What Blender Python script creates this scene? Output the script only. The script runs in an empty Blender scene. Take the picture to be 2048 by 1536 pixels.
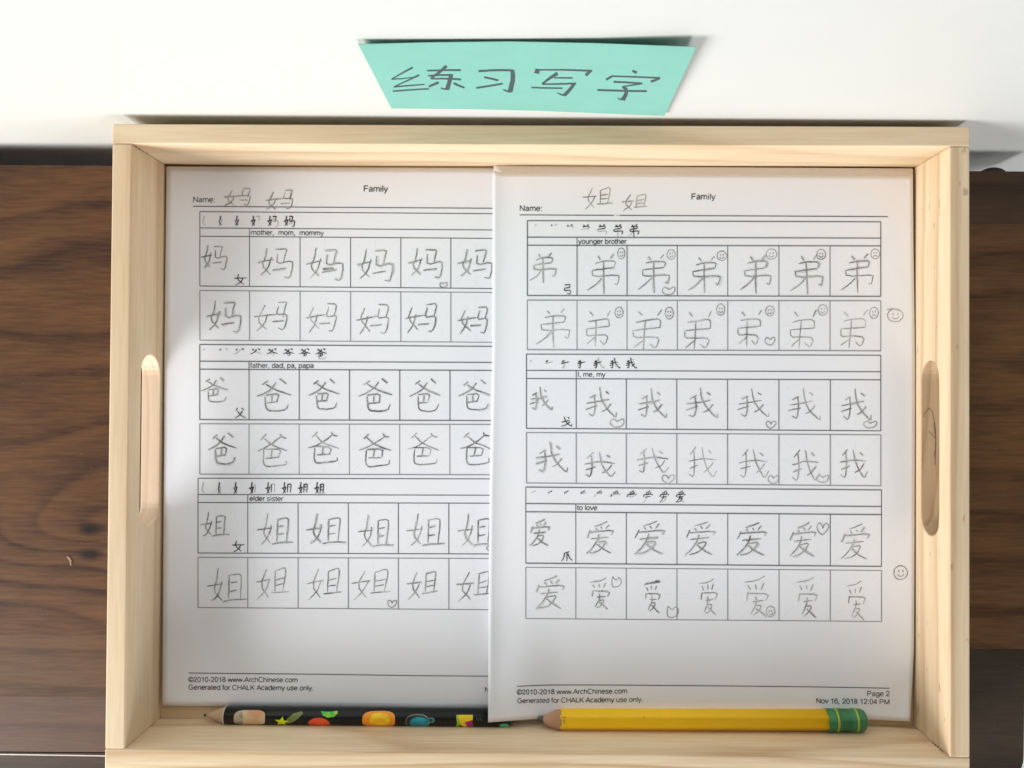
import bpy, bmesh, math, random
from mathutils import Vector, Matrix
random.seed(7)
S = 0.01                       # script works in centimetres, scene is in metres
sc = bpy.context.scene
COL = sc.collection

# ------------------------------------------------------------------ camera
F = 1594.0; PX, PY = 1054.0, 768.0; D = 40.6
TX, TY = 0.0085, 0.0116
n = Vector((TX, -TY, -1.0)).normalized()
zc = -n
xc = (Vector((1, 0, 0)) - zc * zc.x).normalized()
yc = zc.cross(xc)
RC = Matrix((xc, yc, zc))      # camera -> world
CAM = Vector((0, 0, D))
cd = bpy.data.cameras.new('camera'); cam = bpy.data.objects.new('camera', cd)
cd.sensor_width = 36; cd.lens = F / 2048 * 36
cd.shift_x = -(PX - 1024) / 2048
cd.clip_start = 0.01; cd.clip_end = 20
cam.matrix_world = Matrix.Translation(CAM * S) @ RC.to_4x4()
COL.objects.link(cam); sc.camera = cam

# ------------------------------------------------------------------ light
w = bpy.data.worlds.new('World'); sc.world = w; w.use_nodes = True
bg = w.node_tree.nodes['Background']
bg.inputs[0].default_value = (0.93, 0.96, 1.0, 1); bg.inputs[1].default_value = 0.02
def area(name, loc, target, sx, sy, power, color):
    l = bpy.data.lights.new(name, 'AREA'); l.shape = 'RECTANGLE'; l.size = sx; l.size_y = sy
    l.energy = power; l.color = color
    o = bpy.data.objects.new(name, l); COL.objects.link(o); o.location = loc
    o.rotation_euler = (Vector(target) - Vector(loc)).to_track_quat('-Z', 'Y').to_euler()
    return o
area('window_light', (-1.02, -0.70, 0.36), (0, 0.03, 0.02), 0.7, 0.7, 23.0, (1.0, 0.985, 0.955))
area('side_window_light', (-1.20, -0.15, 0.30), (0, 0.03, 0.02), 0.7, 0.7, 0.9, (1.0, 0.985, 0.955))
area('front_window_light', (0.36, -1.12, 0.33), (0, 0.03, 0.02), 0.40, 0.60, 7.4, (0.985, 0.99, 1.0))
area('far_window_light', (1.20, -0.50, 0.20), (0, 0.03, 0.02), 0.7, 0.7, 2.6, (0.97, 0.985, 1.0))
sc.view_settings.view_transform = 'Standard'; sc.view_settings.look = 'None'
sc.view_settings.exposure = 0.15; sc.view_settings.gamma = 1.0
sc.render.engine = 'CYCLES'
sc.cycles.max_bounces = 8; sc.cycles.diffuse_bounces = 6

# ------------------------------------------------------------------ geometry helpers
def ray(px, py):
    return RC @ Vector((px - PX, -(py - PY), -F))
def P(px, py, z):
    d = ray(px, py); t = (z - D) / d.z
    return CAM + d * t
def obj(name, me_or_bm, mat, parent=None, **props):
    if isinstance(me_or_bm, bmesh.types.BMesh):
        me = bpy.data.meshes.new(name); me_or_bm.to_mesh(me); me_or_bm.free()
    else:
        me = me_or_bm
    o = bpy.data.objects.new(name, me); COL.objects.link(o)
    if mat: me.materials.append(mat)
    if parent is not None:
        o.parent = parent
        base = parent['_w'] if '_w' in parent else (0, 0, 0)
        me.transform(Matrix.Translation(-Vector(base)))
        o['_w'] = base
    for k, v in props.items(): o[k] = v
    return o
def thing(name, label, cat, loc=(0, 0, 0), group=None):
    o = bpy.data.objects.new(name, None); COL.objects.link(o)
    o.empty_display_size = 0.02
    o.location = Vector(loc) * S; o['_w'] = tuple(Vector(loc) * S)
    o['label'] = label; o['category'] = cat
    if group: o['group'] = group
    return o
def bm_verts(bm, pts): return [bm.verts.new(Vector(p) * S) for p in pts]
def smooth(o):
    for p in o.data.polygons: p.use_smooth = True
def bevel(o, wd, seg=2, ang=35):
    m = o.modifiers.new('bevel', 'BEVEL'); m.width = wd * S; m.segments = seg
    m.limit_method = 'ANGLE'; m.angle_limit = math.radians(ang); m.harden_normals = False
def prism(poly, z0, z1):
    """poly: list of (x,y) counter-clockwise, cm"""
    bm = bmesh.new()
    a = bm_verts(bm, [(x, y, z0) for x, y in poly]); b = bm_verts(bm, [(x, y, z1) for x, y in poly])
    bm.faces.new(a[::-1]); bm.faces.new(b)
    k = len(poly)
    for i in range(k): bm.faces.new((a[i], a[(i + 1) % k], b[(i + 1) % k], b[i]))
    return bm

# ------------------------------------------------------------------ materials
def newmat(name):
    m = bpy.data.materials.new(name); m.use_nodes = True
    nt = m.node_tree; return m, nt, nt.nodes['Principled BSDF']
def N(nt, t, **kw):
    nd = nt.nodes.new(t)
    for k, v in kw.items():
        if k.startswith('i_'): nd.inputs[int(k[2:])].default_value = v
        else: setattr(nd, k, v)
    return nd
def ramp(nt, stops):
    r = nt.nodes.new('ShaderNodeValToRGB'); e = r.color_ramp.elements
    while len(e) < len(stops): e.new(0.5)
    for k, (p, c) in enumerate(stops): e[k].position = p; e[k].color = (*c, 1)
    return r
def plain(name, col, rough=0.6, var=0.0, scale=200, metallic=0.0, bump=0.0, spec=0.5):
    m, nt, b = newmat(name); L = nt.links
    b.inputs['Roughness'].default_value = rough; b.inputs['Metallic'].default_value = metallic
    b.inputs['Specular IOR Level'].default_value = spec
    if var or bump:
        tc = N(nt, 'ShaderNodeTexCoord'); ns = N(nt, 'ShaderNodeTexNoise'); ns.inputs['Scale'].default_value = scale
        ns.inputs['Detail'].default_value = 4
        L.new(tc.outputs['Object'], ns.inputs['Vector'])
        r = ramp(nt, [(0.3, tuple(c * (1 - var) for c in col)), (0.7, tuple(min(1, c * (1 + var)) for c in col))])
        L.new(ns.outputs['Fac'], r.inputs['Fac']); L.new(r.outputs['Color'], b.inputs['Base Color'])
        if bump:
            bp = N(nt, 'ShaderNodeBump'); bp.inputs['Strength'].default_value = bump; bp.inputs['Distance'].default_value = 0.0002
            L.new(ns.outputs['Fac'], bp.inputs['Height']); L.new(bp.outputs['Normal'], b.inputs['Normal'])
    else:
        b.inputs['Base Color'].default_value = (*col, 1)
    return m
def wood(name, light, dark, axis, seed, bands=90, warp=0.02, fibre=0.35, rough=0.5, knots=(), stretch=9, contrast=1.0, speck=0.0, spec=0.35, pore=0.03):
    """wood with growth-ring contours: rings follow a field stretched along the grain axis (0=x 1=y)"""
    m, nt, b = newmat(name); L = nt.links
    b.inputs['Roughness'].default_value = rough
    b.inputs['Specular IOR Level'].default_value = spec
    tc = N(nt, 'ShaderNodeTexCoord')
    sep = N(nt, 'ShaderNodeSeparateXYZ'); L.new(tc.outputs['Object'], sep.inputs[0])
    along, across = (0, 1) if axis == 0 else (1, 0)
    # stretched coordinates
    mp = N(nt, 'ShaderNodeMapping'); L.new(tc.outputs['Object'], mp.inputs['Vector'])
    sv = [1, 1, 1]; sv[along] = 1 / stretch; mp.inputs['Scale'].default_value = sv
    mp.inputs['Location'].default_value = (seed * 1.37, seed * 0.71, seed * 2.1)
    n1 = N(nt, 'ShaderNodeTexNoise'); n1.inputs['Scale'].default_value = 11; n1.inputs['Detail'].default_value = 2
    n1.inputs['Roughness'].default_value = 0.45
    L.new(mp.outputs[0], n1.inputs['Vector'])
    f = N(nt, 'ShaderNodeMath', operation='MULTIPLY_ADD'); L.new(n1.outputs['Fac'], f.inputs[0]); f.inputs[1].default_value = warp * 4
    # across + 0.6*z so that faces of one board join up
    az = N(nt, 'ShaderNodeMath', operation='MULTIPLY_ADD'); L.new(sep.outputs['Z'], az.inputs[0]); az.inputs[1].default_value = 0.8
    L.new(sep.outputs[across], az.inputs[2]); L.new(az.outputs[0], f.inputs[2])
    field = f.outputs[0]
    kd = None
    for (kx, ky, kr, ka) in knots:
        cb = N(nt, 'ShaderNodeCombineXYZ'); 
        sub = N(nt, 'ShaderNodeVectorMath', operation='SUBTRACT'); L.new(tc.outputs['Object'], sub.inputs[0]); sub.inputs[1].default_value = (kx, ky, 0)
        scl = N(nt, 'ShaderNodeVectorMath', operation='MULTIPLY'); L.new(sub.outputs[0], scl.inputs[0])
        s3 = [1, 1, 0]; s3[along] = 0.5; scl.inputs[1].default_value = s3
        ln = N(nt, 'ShaderNodeVectorMath', operation='LENGTH'); L.new(scl.outputs[0], ln.inputs[0])
        q = N(nt, 'ShaderNodeMath', operation='DIVIDE'); L.new(ln.outputs['Value'], q.inputs[0]); q.inputs[1].default_value = kr
        q2 = N(nt, 'ShaderNodeMath', operation='MULTIPLY'); L.new(q.outputs[0], q2.inputs[0]); L.new(q.outputs[0], q2.inputs[1])
        ng = N(nt, 'ShaderNodeMath', operation='MULTIPLY'); L.new(q2.outputs[0], ng.inputs[0]); ng.inputs[1].default_value = -1
        ex = N(nt, 'ShaderNodeMath', operation='EXPONENT'); L.new(ng.outputs[0], ex.inputs[0])
        ad = N(nt, 'ShaderNodeMath', operation='MULTIPLY_ADD'); L.new(ex.outputs[0], ad.inputs[0]); ad.inputs[1].default_value = ka
        L.new(field, ad.inputs[2]); field = ad.outputs[0]
        kk = N(nt, 'ShaderNodeMath', operation='LESS_THAN')
        sm = N(nt, 'ShaderNodeMapRange'); L.new(ln.outputs['Value'], sm.inputs['Value'])
        sm.inputs['From Min'].default_value = 0.0012; sm.inputs['From Max'].default_value = 0.0042
        sm.inputs['To Min'].default_value = 1; sm.inputs['To Max'].default_value = 0
        if kd is None: kd = sm.outputs[0]
        else:
            mx = N(nt, 'ShaderNodeMath', operation='MAXIMUM'); L.new(kd, mx.inputs[0]); L.new(sm.outputs[0], mx.inputs[1]); kd = mx.outputs[0]
    ml = N(nt, 'ShaderNodeMath', operation='MULTIPLY'); L.new(field, ml.inputs[0]); ml.inputs[1].default_value = bands
    fr = N(nt, 'ShaderNodeMath', operation='FRACT'); L.new(ml.outputs[0], fr.inputs[0])
    # asymmetric ring profile: slow darkening, quick return
    rr = ramp(nt, [(0.0, (0.25,) * 3), (0.12, (0.0,) * 3), (0.6, (0.3,) * 3), (0.9, (1.0,) * 3), (1.0, (0.25,) * 3)])
    L.new(fr.outputs[0], rr.inputs['Fac'])
    # modulation so that rings fade in and out
    n2 = N(nt, 'ShaderNodeTexNoise'); n2.inputs['Scale'].default_value = 25; n2.inputs['Detail'].default_value = 3
    L.new(mp.outputs[0], n2.inputs['Vector'])
    mm = N(nt, 'ShaderNodeMath', operation='MULTIPLY'); L.new(rr.outputs['Color'], mm.inputs[0]); L.new(n2.outputs['Fac'], mm.inputs[1])
    # fibres
    mp2 = N(nt, 'ShaderNodeMapping'); L.new(tc.outputs['Object'], mp2.inputs['Vector'])
    sv = [1, 1, 1]; sv[along] = pore; mp2.inputs['Scale'].default_value = sv
    n3 = N(nt, 'ShaderNodeTexNoise'); n3.inputs['Scale'].default_value = 700; n3.inputs['Detail'].default_value = 3
    L.new(mp2.outputs[0], n3.inputs['Vector'])
    n4 = N(nt, 'ShaderNodeTexNoise'); n4.inputs['Scale'].default_value = 90; n4.inputs['Detail'].default_value = 4
    L.new(mp.outputs[0], n4.inputs['Vector'])
    s1 = N(nt, 'ShaderNodeMath', operation='MULTIPLY_ADD'); L.new(n3.outputs['Fac'], s1.inputs[0]); s1.inputs[1].default_value = fibre
    L.new(mm.outputs[0], s1.inputs[2])
    s2 = N(nt, 'ShaderNodeMath', operation='MULTIPLY_ADD'); L.new(n4.outputs['Fac'], s2.inputs[0]); s2.inputs[1].default_value = 0.55
    L.new(s1.outputs[0], s2.inputs[2])
    cr = N(nt, 'ShaderNodeMapRange'); L.new(s2.outputs[0], cr.inputs['Value'])
    mid = 0.5 * fibre + 0.275 + 0.18
    cr.inputs['From Min'].default_value = mid - 0.42 / contrast; cr.inputs['From Max'].default_value = mid + 0.5 / contrast
    mix = N(nt, 'ShaderNodeMix', data_type='RGBA'); L.new(cr.outputs[0], mix.inputs[0])
    mix.inputs[6].default_value = (*light, 1); mix.inputs[7].default_value = (*dark, 1)
    out = mix.outputs[2]
    if kd is not None:
        m2 = N(nt, 'ShaderNodeMix', data_type='RGBA'); L.new(kd, m2.inputs[0]); L.new(out, m2.inputs[6])
        m2.inputs[7].default_value = (dark[0] * 0.35, dark[1] * 0.35, dark[2] * 0.4, 1); out = m2.outputs[2]
    if speck:
        n5 = N(nt, 'ShaderNodeTexNoise'); n5.inputs['Scale'].default_value = 330; n5.inputs['Detail'].default_value = 1
        mp3 = N(nt, 'ShaderNodeMapping'); L.new(tc.outputs['Object'], mp3.inputs['Vector'])
        sv = [1, 1, 1]; sv[along] = 0.3; mp3.inputs['Scale'].default_value = sv
        L.new(mp3.outputs[0], n5.inputs['Vector'])
        r5 = ramp(nt, [(0.70, (0,) * 3), (0.76, (speck,) * 3)]); L.new(n5.outputs['Fac'], r5.inputs['Fac'])
        m3 = N(nt, 'ShaderNodeMix', data_type='RGBA'); L.new(r5.outputs['Color'], m3.inputs[0]); L.new(out, m3.inputs[6])
        m3.inputs[7].default_value = (dark[0] * 0.45, dark[1] * 0.4, dark[2] * 0.4, 1); out = m3.outputs[2]
    L.new(out, b.inputs['Base Color'])
    bp = N(nt, 'ShaderNodeBump'); bp.inputs['Strength'].default_value = 0.25; bp.inputs['Distance'].default_value = 0.0001
    L.new(s1.outputs[0], bp.inputs['Height']); L.new(bp.outputs['Normal'], b.inputs['Normal'])
    return m

def paper_mat(name, col):
    m, nt, b = newmat(name); L = nt.links
    tc = N(nt, 'ShaderNodeTexCoord'); n1 = N(nt, 'ShaderNodeTexNoise'); n1.inputs['Scale'].default_value = 9; n1.inputs['Detail'].default_value = 3
    L.new(tc.outputs['Object'], n1.inputs['Vector'])
    r = ramp(nt, [(0.35, tuple(c * 0.975 for c in col)), (0.65, col)]); L.new(n1.outputs['Fac'], r.inputs['Fac'])
    L.new(r.outputs['Color'], b.inputs['Base Color'])
    n2 = N(nt, 'ShaderNodeTexNoise'); n2.inputs['Scale'].default_value = 1600; n2.inputs['Detail'].default_value = 3
    L.new(tc.outputs['Object'], n2.inputs['Vector'])
    bp = N(nt, 'ShaderNodeBump'); bp.inputs['Strength'].default_value = 0.12; bp.inputs['Distance'].default_value = 0.00005
    L.new(n2.outputs['Fac'], bp.inputs['Height']); L.new(bp.outputs['Normal'], b.inputs['Normal'])
    b.inputs['Roughness'].default_value = 0.75; b.inputs['Specular IOR Level'].default_value = 0.25
    return m
def graphite(name, dark, light, lo=0.38, hi=0.62, alpha=None):
    m, nt, b = newmat(name); L = nt.links
    tc = N(nt, 'ShaderNodeTexCoord'); n1 = N(nt, 'ShaderNodeTexNoise'); n1.inputs['Scale'].default_value = 2200; n1.inputs['Detail'].default_value = 2
    L.new(tc.outputs['Object'], n1.inputs['Vector'])
    n2 = N(nt, 'ShaderNodeTexNoise'); n2.inputs['Scale'].default_value = 160
    L.new(tc.outputs['Object'], n2.inputs['Vector'])
    av = N(nt, 'ShaderNodeMath', operation='MULTIPLY_ADD'); L.new(n2.outputs['Fac'], av.inputs[0]); av.inputs[1].default_value = 0.8
    L.new(n1.outputs['Fac'], av.inputs[2])
    r = ramp(nt, [(lo + 0.4, (dark,) * 3), (min(1, hi + 0.4), (light,) * 3)]); L.new(av.outputs[0], r.inputs['Fac'])
    L.new(r.outputs['Color'], b.inputs['Base Color'])
    b.inputs['Roughness'].default_value = 0.6
    if alpha is not None:
        r2 = ramp(nt, [(0.4, (0,) * 3), (0.75, (alpha,) * 3)]); L.new(n2.outputs['Fac'], r2.inputs['Fac'])
        L.new(r2.outputs['Color'], b.inputs['Alpha'])
    return m

PAPER = (0.88, 0.895, 0.955)
M_paper = paper_mat('copy_paper', PAPER)
M_paper2 = paper_mat('copy_paper_lower', (0.88, 0.855, 0.87))
M_ink = plain('printer_ink', (0.022, 0.022, 0.026), 0.55)
M_line = plain('printed_rule', (0.10, 0.10, 0.115), 0.6)
M_line2 = plain('printed_rule_pale', (0.24, 0.24, 0.26), 0.6)
M_grey = plain('printed_grey', (0.55, 0.54, 0.56), 0.6)
M_guide = plain('printed_guide', (0.72, 0.73, 0.78), 0.6)
M_gd = graphite('graphite_dark', 0.09, 0.42)
M_gm = graphite('graphite', 0.13, 0.50)
M_gl = graphite('graphite_light', 0.19, 0.56)
M_sm = graphite('graphite_smudge', 0.30, 0.34, alpha=0.30)
M_card = plain('green_card', (0.20, 0.475, 0.40), 0.8, 0.03, 60, bump=0.1)
M_cardedge = plain('card_edge', (0.45, 0.78, 0.68), 0.8)
M_marker = plain('marker_ink', (0.045, 0.070, 0.075), 0.5, 0.10, 120)
M_wall = plain('white_wall_paint', (0.64, 0.65, 0.625), 0.55, 0.010, 30, bump=0.15)
M_floor = plain('white_floor_tile', (0.80, 0.81, 0.83), 0.5, 0.02, 5)

# ------------------------------------------------------------------ setting: wall and floor
a1 = P(250, 228, 3.42); a2 = P(1930, 240, 3.42)
WB = (a2.y - a1.y) / (a2.x - a1.x); WA = a1.y - WB * a1.x          # wall face: Y = WA + WB X
def wall_y(x): return WA + WB * x
def PW(px, py, out=0.0):
    d = ray(px, py); # CAM + t d ; y = WA - out + WB x
    t = (WA - out - CAM.y + WB * CAM.x) / (d.y - WB * d.x)
    return CAM + d * t
print('wall', WA, WB, 'tray table', P(0, 330, -0.9), P(2000, 343, -0.9))
bm = prism([(-300, wall_y(-300)), (300, wall_y(300)), (300, wall_y(300) + 10), (-300, wall_y(-300) + 10)], -72, 240)
obj('wall', bm, M_wall, kind='structure')
bm = prism([(-600, -600), (600, -600), (600, wall_y(600) - 0.2), (-600, wall_y(-600) - 0.2)], -74, -72.0)
obj('floor', bm, M_floor, kind='structure')

# ------------------------------------------------------------------ table
ZT = -0.9
tbase = (0, -5, ZT)
table = thing('table', 'dark walnut table top of several staves, standing in front of the white wall', 'table', (0, -5, -72))
def tpt(px, py): v = P(px, py, ZT); return (v.x, v.y)
xl = P(-1500, 700, ZT).x
def row_y(x, pyl, pyr):      # line through (0,pyl) and (2048,pyr)
    A = P(0, pyl, ZT); B = P(2048, pyr, ZT)
    return A.y + (B.y - A.y) * (x - A.x) / (B.x - A.x)
XR = P(2046, 1290, ZT).x
XJL = P(900, 900, ZT).x
g = 0.0015
EA, EB = P(2062, 343, ZT), P(2049, 1500, ZT)       # right edge of the table top
def edge_x(y): return EA.x + (EB.x - EA.x) * (y - EA.y) / (EB.y - EA.y)
def stave(x0, x1, top, bot, mat, dz=0.0, corner=0):
    yb, yt = row_y(x1, *bot) + g, row_y(x1, *top) - g
    xb, xt = (edge_x(yb), edge_x(yt)) if x1 == XR else (x1 - g, x1 - g)
    poly = [(x0 + g, row_y(x0, *bot) + g), (xb, yb), (xt, yt), (x0 + g, row_y(x0, *top) - g)]
    if corner:      # rounded front right corner
        cx, cy = poly[1]; r = corner
        arc = [(cx - r + r * math.sin(t), cy + r - r * math.cos(t)) for t in [i * math.pi / 2 / 8 for i in range(9)]]
        poly = [poly[0]] + arc + [poly[2], poly[3]]
    o = obj('stave', prism(poly, ZT - 2.4, ZT + dz), mat, table); bevel(o, 0.008 if not corner else 0.03, 2)
    return o
def kn(px, py, r, a):
    v = P(px, py, ZT); return (v.x * S, (v.y + 5) * S, r, a)
wl = lambda nm, l, d, seed, **k: wood(nm, l, d, 0, seed, rough=0.5, fibre=1.15, spec=0.22, pore=0.09, **k)
Wm = [
 wl('walnut_brown', (0.138, 0.063, 0.026), (0.042, 0.018, 0.010), 3.1, bands=30, warp=0.045, stretch=3.0, contrast=1.0,
    knots=(kn(180, 1058, 0.022, 0.05), kn(181, 1109, 0.014, -0.035), kn(262, 1075, 0.048, 0.085))),
 wl('walnut_light', (0.142, 0.073, 0.036), (0.060, 0.030, 0.017), 5.7, bands=40, warp=0.03, stretch=6, contrast=0.9),
 wl('walnut_rosy', (0.140, 0.080, 0.056), (0.072, 0.040, 0.030), 9.2, bands=60, warp=0.02, stretch=8, contrast=0.7),
 wl('walnut_dark', (0.070, 0.042, 0.028), (0.030, 0.018, 0.013), 1.9, bands=40, warp=0.03, stretch=5, contrast=0.7),
 wl('walnut_deep', (0.088, 0.050, 0.027), (0.040, 0.022, 0.012), 6.6, bands=26, warp=0.04, stretch=4, contrast=0.8),
 wl('walnut_red', (0.160, 0.076, 0.029), (0.062, 0.028, 0.012), 7.9, bands=30, warp=0.035, stretch=5, contrast=1.0),
 wl('walnut_black', (0.062, 0.044, 0.030), (0.026, 0.019, 0.014), 12.9, bands=25, warp=0.05, stretch=2, contrast=0.7),
]
TB = (330, 343)              # back edge
stave(xl, XJL, TB, (1269, 1275), Wm[0])
stave(xl, XJL, (1269, 1275), (1392, 1398), Wm[1])
stave(xl, XJL, (1392, 1398), (1503, 1518), Wm[2])
stave(xl, XJL, (1505, 1520), (1563, 1569), Wm[3], dz=-0.01)
stave(XJL, XR, TB, (444, 448), Wm[4])
stave(XJL, XR, (444, 448), (826, 831), Wm[5])
stave(XJL, XR, (826, 831), (1212, 1217), Wm[5])
stave(XJL, XR, (1212, 1217), (1294, 1299), Wm[5])
stave(XJL, XR, (1294, 1299), (1563, 1569), Wm[6], corner=1.4)
# arris between the left front staves, coloured pale for the light it catches
A = P(-330, 1503, ZT); B = P(900, 1521, ZT)
mpale = plain('arris_highlight', (0.66, 0.58, 0.52), 0.5)
o = obj('lit_arris', prism([(A.x, A.y - 0.050), (B.x, B.y - 0.050), (B.x, B.y + 0.004), (A.x, A.y + 0.004)], ZT - 1, ZT + 0.006), mpale, table)
for sx, sy in ((-1, -1), (1, -1), (-1, 1), (1, 1)):
    cx = xl + 4 if sx < 0 else XR - 4; cy = P(1024, 1530, ZT).y + 3 if sy < 0 else P(1024, 345, ZT).y - 4
    o = obj('leg', prism([(cx - 2, cy - 2), (cx + 2, cy - 2), (cx + 2, cy + 2), (cx - 2, cy + 2)], -72, ZT - 2.4), Wm[4], table)
yA = P(1024, 343, ZT).y - 1.6; sl = (P(2048, 343, ZT).y - P(0, 330, ZT).y) / (P(2048, 343, ZT).x - P(0, 330, ZT).x)
obj('light_blocking_board', prism([(xl + 3, yA - 2 + sl * xl), (XR - 3, yA - 2 + sl * XR), (XR - 3, yA + sl * XR), (xl + 3, yA + sl * xl)], ZT - 16, ZT - 2.41), Wm[4], table)  # unseen board under the back edge, added to keep the wall gap dark
# black rubber bumper on the back edge, by the wall
c = P(1990, 350, ZT - 0.35)
bm = bmesh.new()
prof = [(0, 0.62), (0.22, 0.60), (0.40, 0.48), (0.44, 0.30), (0.44, 0.0)]
ring = []
for (rr_, _) in [(0, 0)]: pass
K = 28
bumper_prof = [(0.03, 0.10), (0.45, 0.06), (0.66, -0.02), (0.72, -0.16), (0.72, -0.6), (0.5, -0.62)]
for r_, z_ in bumper_prof:
    ring.append(bm_verts(bm, [(c.x + r_ * math.cos(2 * math.pi * k / K), c.y + 0.0 + r_ * 0.62 * math.sin(2 * math.pi * k / K), c.z + z_) for k in range(K)]))
for i in range(len(ring) - 1):
    for k in range(K): bm.faces.new((ring[i][k], ring[i + 1][k], ring[i + 1][(k + 1) % K], ring[i][(k + 1) % K]))
bm.faces.new(ring[0])
bmesh.ops.recalc_face_normals(bm, faces=bm.faces)
o = obj('rubber_bumper', bm, plain('black_rubber', (0.012, 0.012, 0.012), 0.55), table); smooth(o)

# ------------------------------------------------------------------ tray
TRAY = dict(cx=0.161, cy=-2.5405, r=-0.0061, W=38.178, H=28.262, h=3.517)
t = 0.93
tray = thing('serving_tray', 'unfinished pine wooden tray with slot handles, holding the writing worksheets', 'tray', (TRAY['cx'], TRAY['cy'], ZT))
cr_, sr_ = math.cos(TRAY['r']), math.sin(TRAY['r'])
def T(a, b):               # tray-local to world
    return (TRAY['cx'] + a * cr_ - b * sr_, TRAY['cy'] + a * sr_ + b * cr_)
W2, H2, HZ = TRAY['W'] / 2, TRAY['H'] / 2, TRAY['h']
PL, PD = (0.81, 0.655, 0.455), (0.56, 0.385, 0.225)
ZB = ZT + 0.003
pine = lambda nm, ax, seed, **k: wood(nm, k.pop('light', PL), k.pop('dark', PD), ax, seed, rough=0.55, fibre=0.7, pore=0.04, **k)
back = obj('back_board', prism([T(-W2 - t, H2), T(W2 + t, H2), T(W2 + t, H2 + t), T(-W2 - t, H2 + t)], ZB, HZ),
           pine('pine_back', 0, 2.2, bands=45, warp=0.07, stretch=9, contrast=1.0), tray); bevel(back, 0.05)
front = obj('front_board', prism([T(-W2 - t, -H2 - t), T(W2 + t, -H2 - t), T(W2 + t, -H2), T(-W2 - t, -H2)], ZB, HZ),
            pine('pine_front', 0, 8.4, bands=40, warp=0.10, stretch=8, contrast=1.25), tray); bevel(front, 0.05)
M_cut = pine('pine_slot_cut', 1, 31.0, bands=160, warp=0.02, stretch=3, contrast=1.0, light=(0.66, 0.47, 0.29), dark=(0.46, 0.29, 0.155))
M_cut_lit = pine('pine_slot_lit', 1, 33.0, bands=160, warp=0.02, stretch=3, contrast=0.7, light=(0.82, 0.66, 0.49), dark=(0.62, 0.44, 0.29))  # left slot: bright light on the cut is put into this paler colour
def side(sgn, hy0, hy1, hz0, hz1, mat, cut):
    xi = sgn * W2; xo = sgn * (W2 + t); g2 = 0.006
    bm = bmesh.new()
    b0, b1 = -H2 + g2, H2 - g2
    outer = [(b0, ZB), (b1, ZB), (b1, HZ), (b0, HZ)]
    r = (hz1 - hz0) / 2; cz = (hz0 + hz1) / 2
    hole = [(hy1 - r + r * math.sin(i * math.pi / 12), cz + r * math.cos(i * math.pi / 12)) for i in range(13)] + \
           [(hy0 + r - r * math.sin(i * math.pi / 12), cz - r * math.cos(i * math.pi / 12)) for i in range(13)]
    loops = []
    for xx in (xi, xo):
        vo = []; 
        for q in (outer, hole):
            vo.append(bm_verts(bm, [(*T(xx, b), z) for b, z in q]))
        es = []
        for vs in vo:
            for k in range(len(vs)): es.append(bm.edges.new((vs[k], vs[(k + 1) % len(vs)])))
        bmesh.ops.triangle_fill(bm, use_beauty=True, edges=es)
        loops.append(vo)
    for j in (0, 1):
        A_, B_ = loops[0][j], loops[1][j]
        for k in range(len(A_)):
            f_ = bm.faces.new((A_[k], A_[(k + 1) % len(A_)], B_[(k + 1) % len(A_)], B_[k])); f_.tag = j == 1
    for f_ in bm.faces:
        if f_.tag: f_.material_index = 1
    bmesh.ops.recalc_face_normals(bm, faces=bm.faces)
    o = obj('side_board', bm, mat, tray); o.data.materials.append(cut); bevel(o, 0.07, 3, 40)
    return o
def tray_b(px, py, z):
    v = P(px, py, z); dx, dy = v.x - TRAY['cx'], v.y - TRAY['cy']
    return -dx * sr_ + dy * cr_
side(-1, tray_b(299, 1052, 1.3), tray_b(299, 710, 1.3), 0.42, 2.40, pine('pine_left', 1, 4.5, bands=45, warp=0.025, stretch=10, contrast=0.9), M_cut_lit)
side(1, tray_b(1857, 1068, 1.3), tray_b(1857, 722, 1.3), 0.80, 2.52, pine('pine_right', 1, 14.1, bands=75, warp=0.02, stretch=14, contrast=0.95, speck=0.5), M_cut)
bp_ = obj('bottom_panel', prism([T(-W2 + .01, -H2 + .01), T(W2 - .01, -H2 + .01), T(W2 - .01, H2 - .01), T(-W2 + .01, H2 - .01)], -0.45, -0.03),
    pine('ply_bottom', 0, 21.0, bands=30, warp=0.02, stretch=10, contrast=0.5, light=(0.66, 0.50, 0.32), dark=(0.5, 0.36, 0.21)), tray)

# dried glue and splinters along two inner corners
bm = bmesh.new()
for (p0, p1, z0_, z1_, nn) in (((1829, 1456), (1893, 1509), 0.1, 3.4, 26), ((268, 291), (300, 311), 3.3, 2.0, 7)):
    for _ in range(nn):
        u = random.random(); c_ = P(p0[0] + (p1[0] - p0[0]) * u, p0[1] + (p1[1] - p0[1]) * u, z0_ + (z1_ - z0_) * u)
        mt = Matrix.Translation(c_ * S) @ Matrix.Rotation(random.random() * 3, 4, 'Z') @ Matrix.Diagonal((1.8, 0.8, 0.8, 1))
        bmesh.ops.create_icosphere(bm, subdivisions=1, radius=random.uniform(0.015, 0.035) * S, matrix=mt)
obj('glue_crumbs', bm, plain('dried_glue', (0.24, 0.14, 0.07), 0.7, 0.5, 900), tray, kind='stuff')
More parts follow.
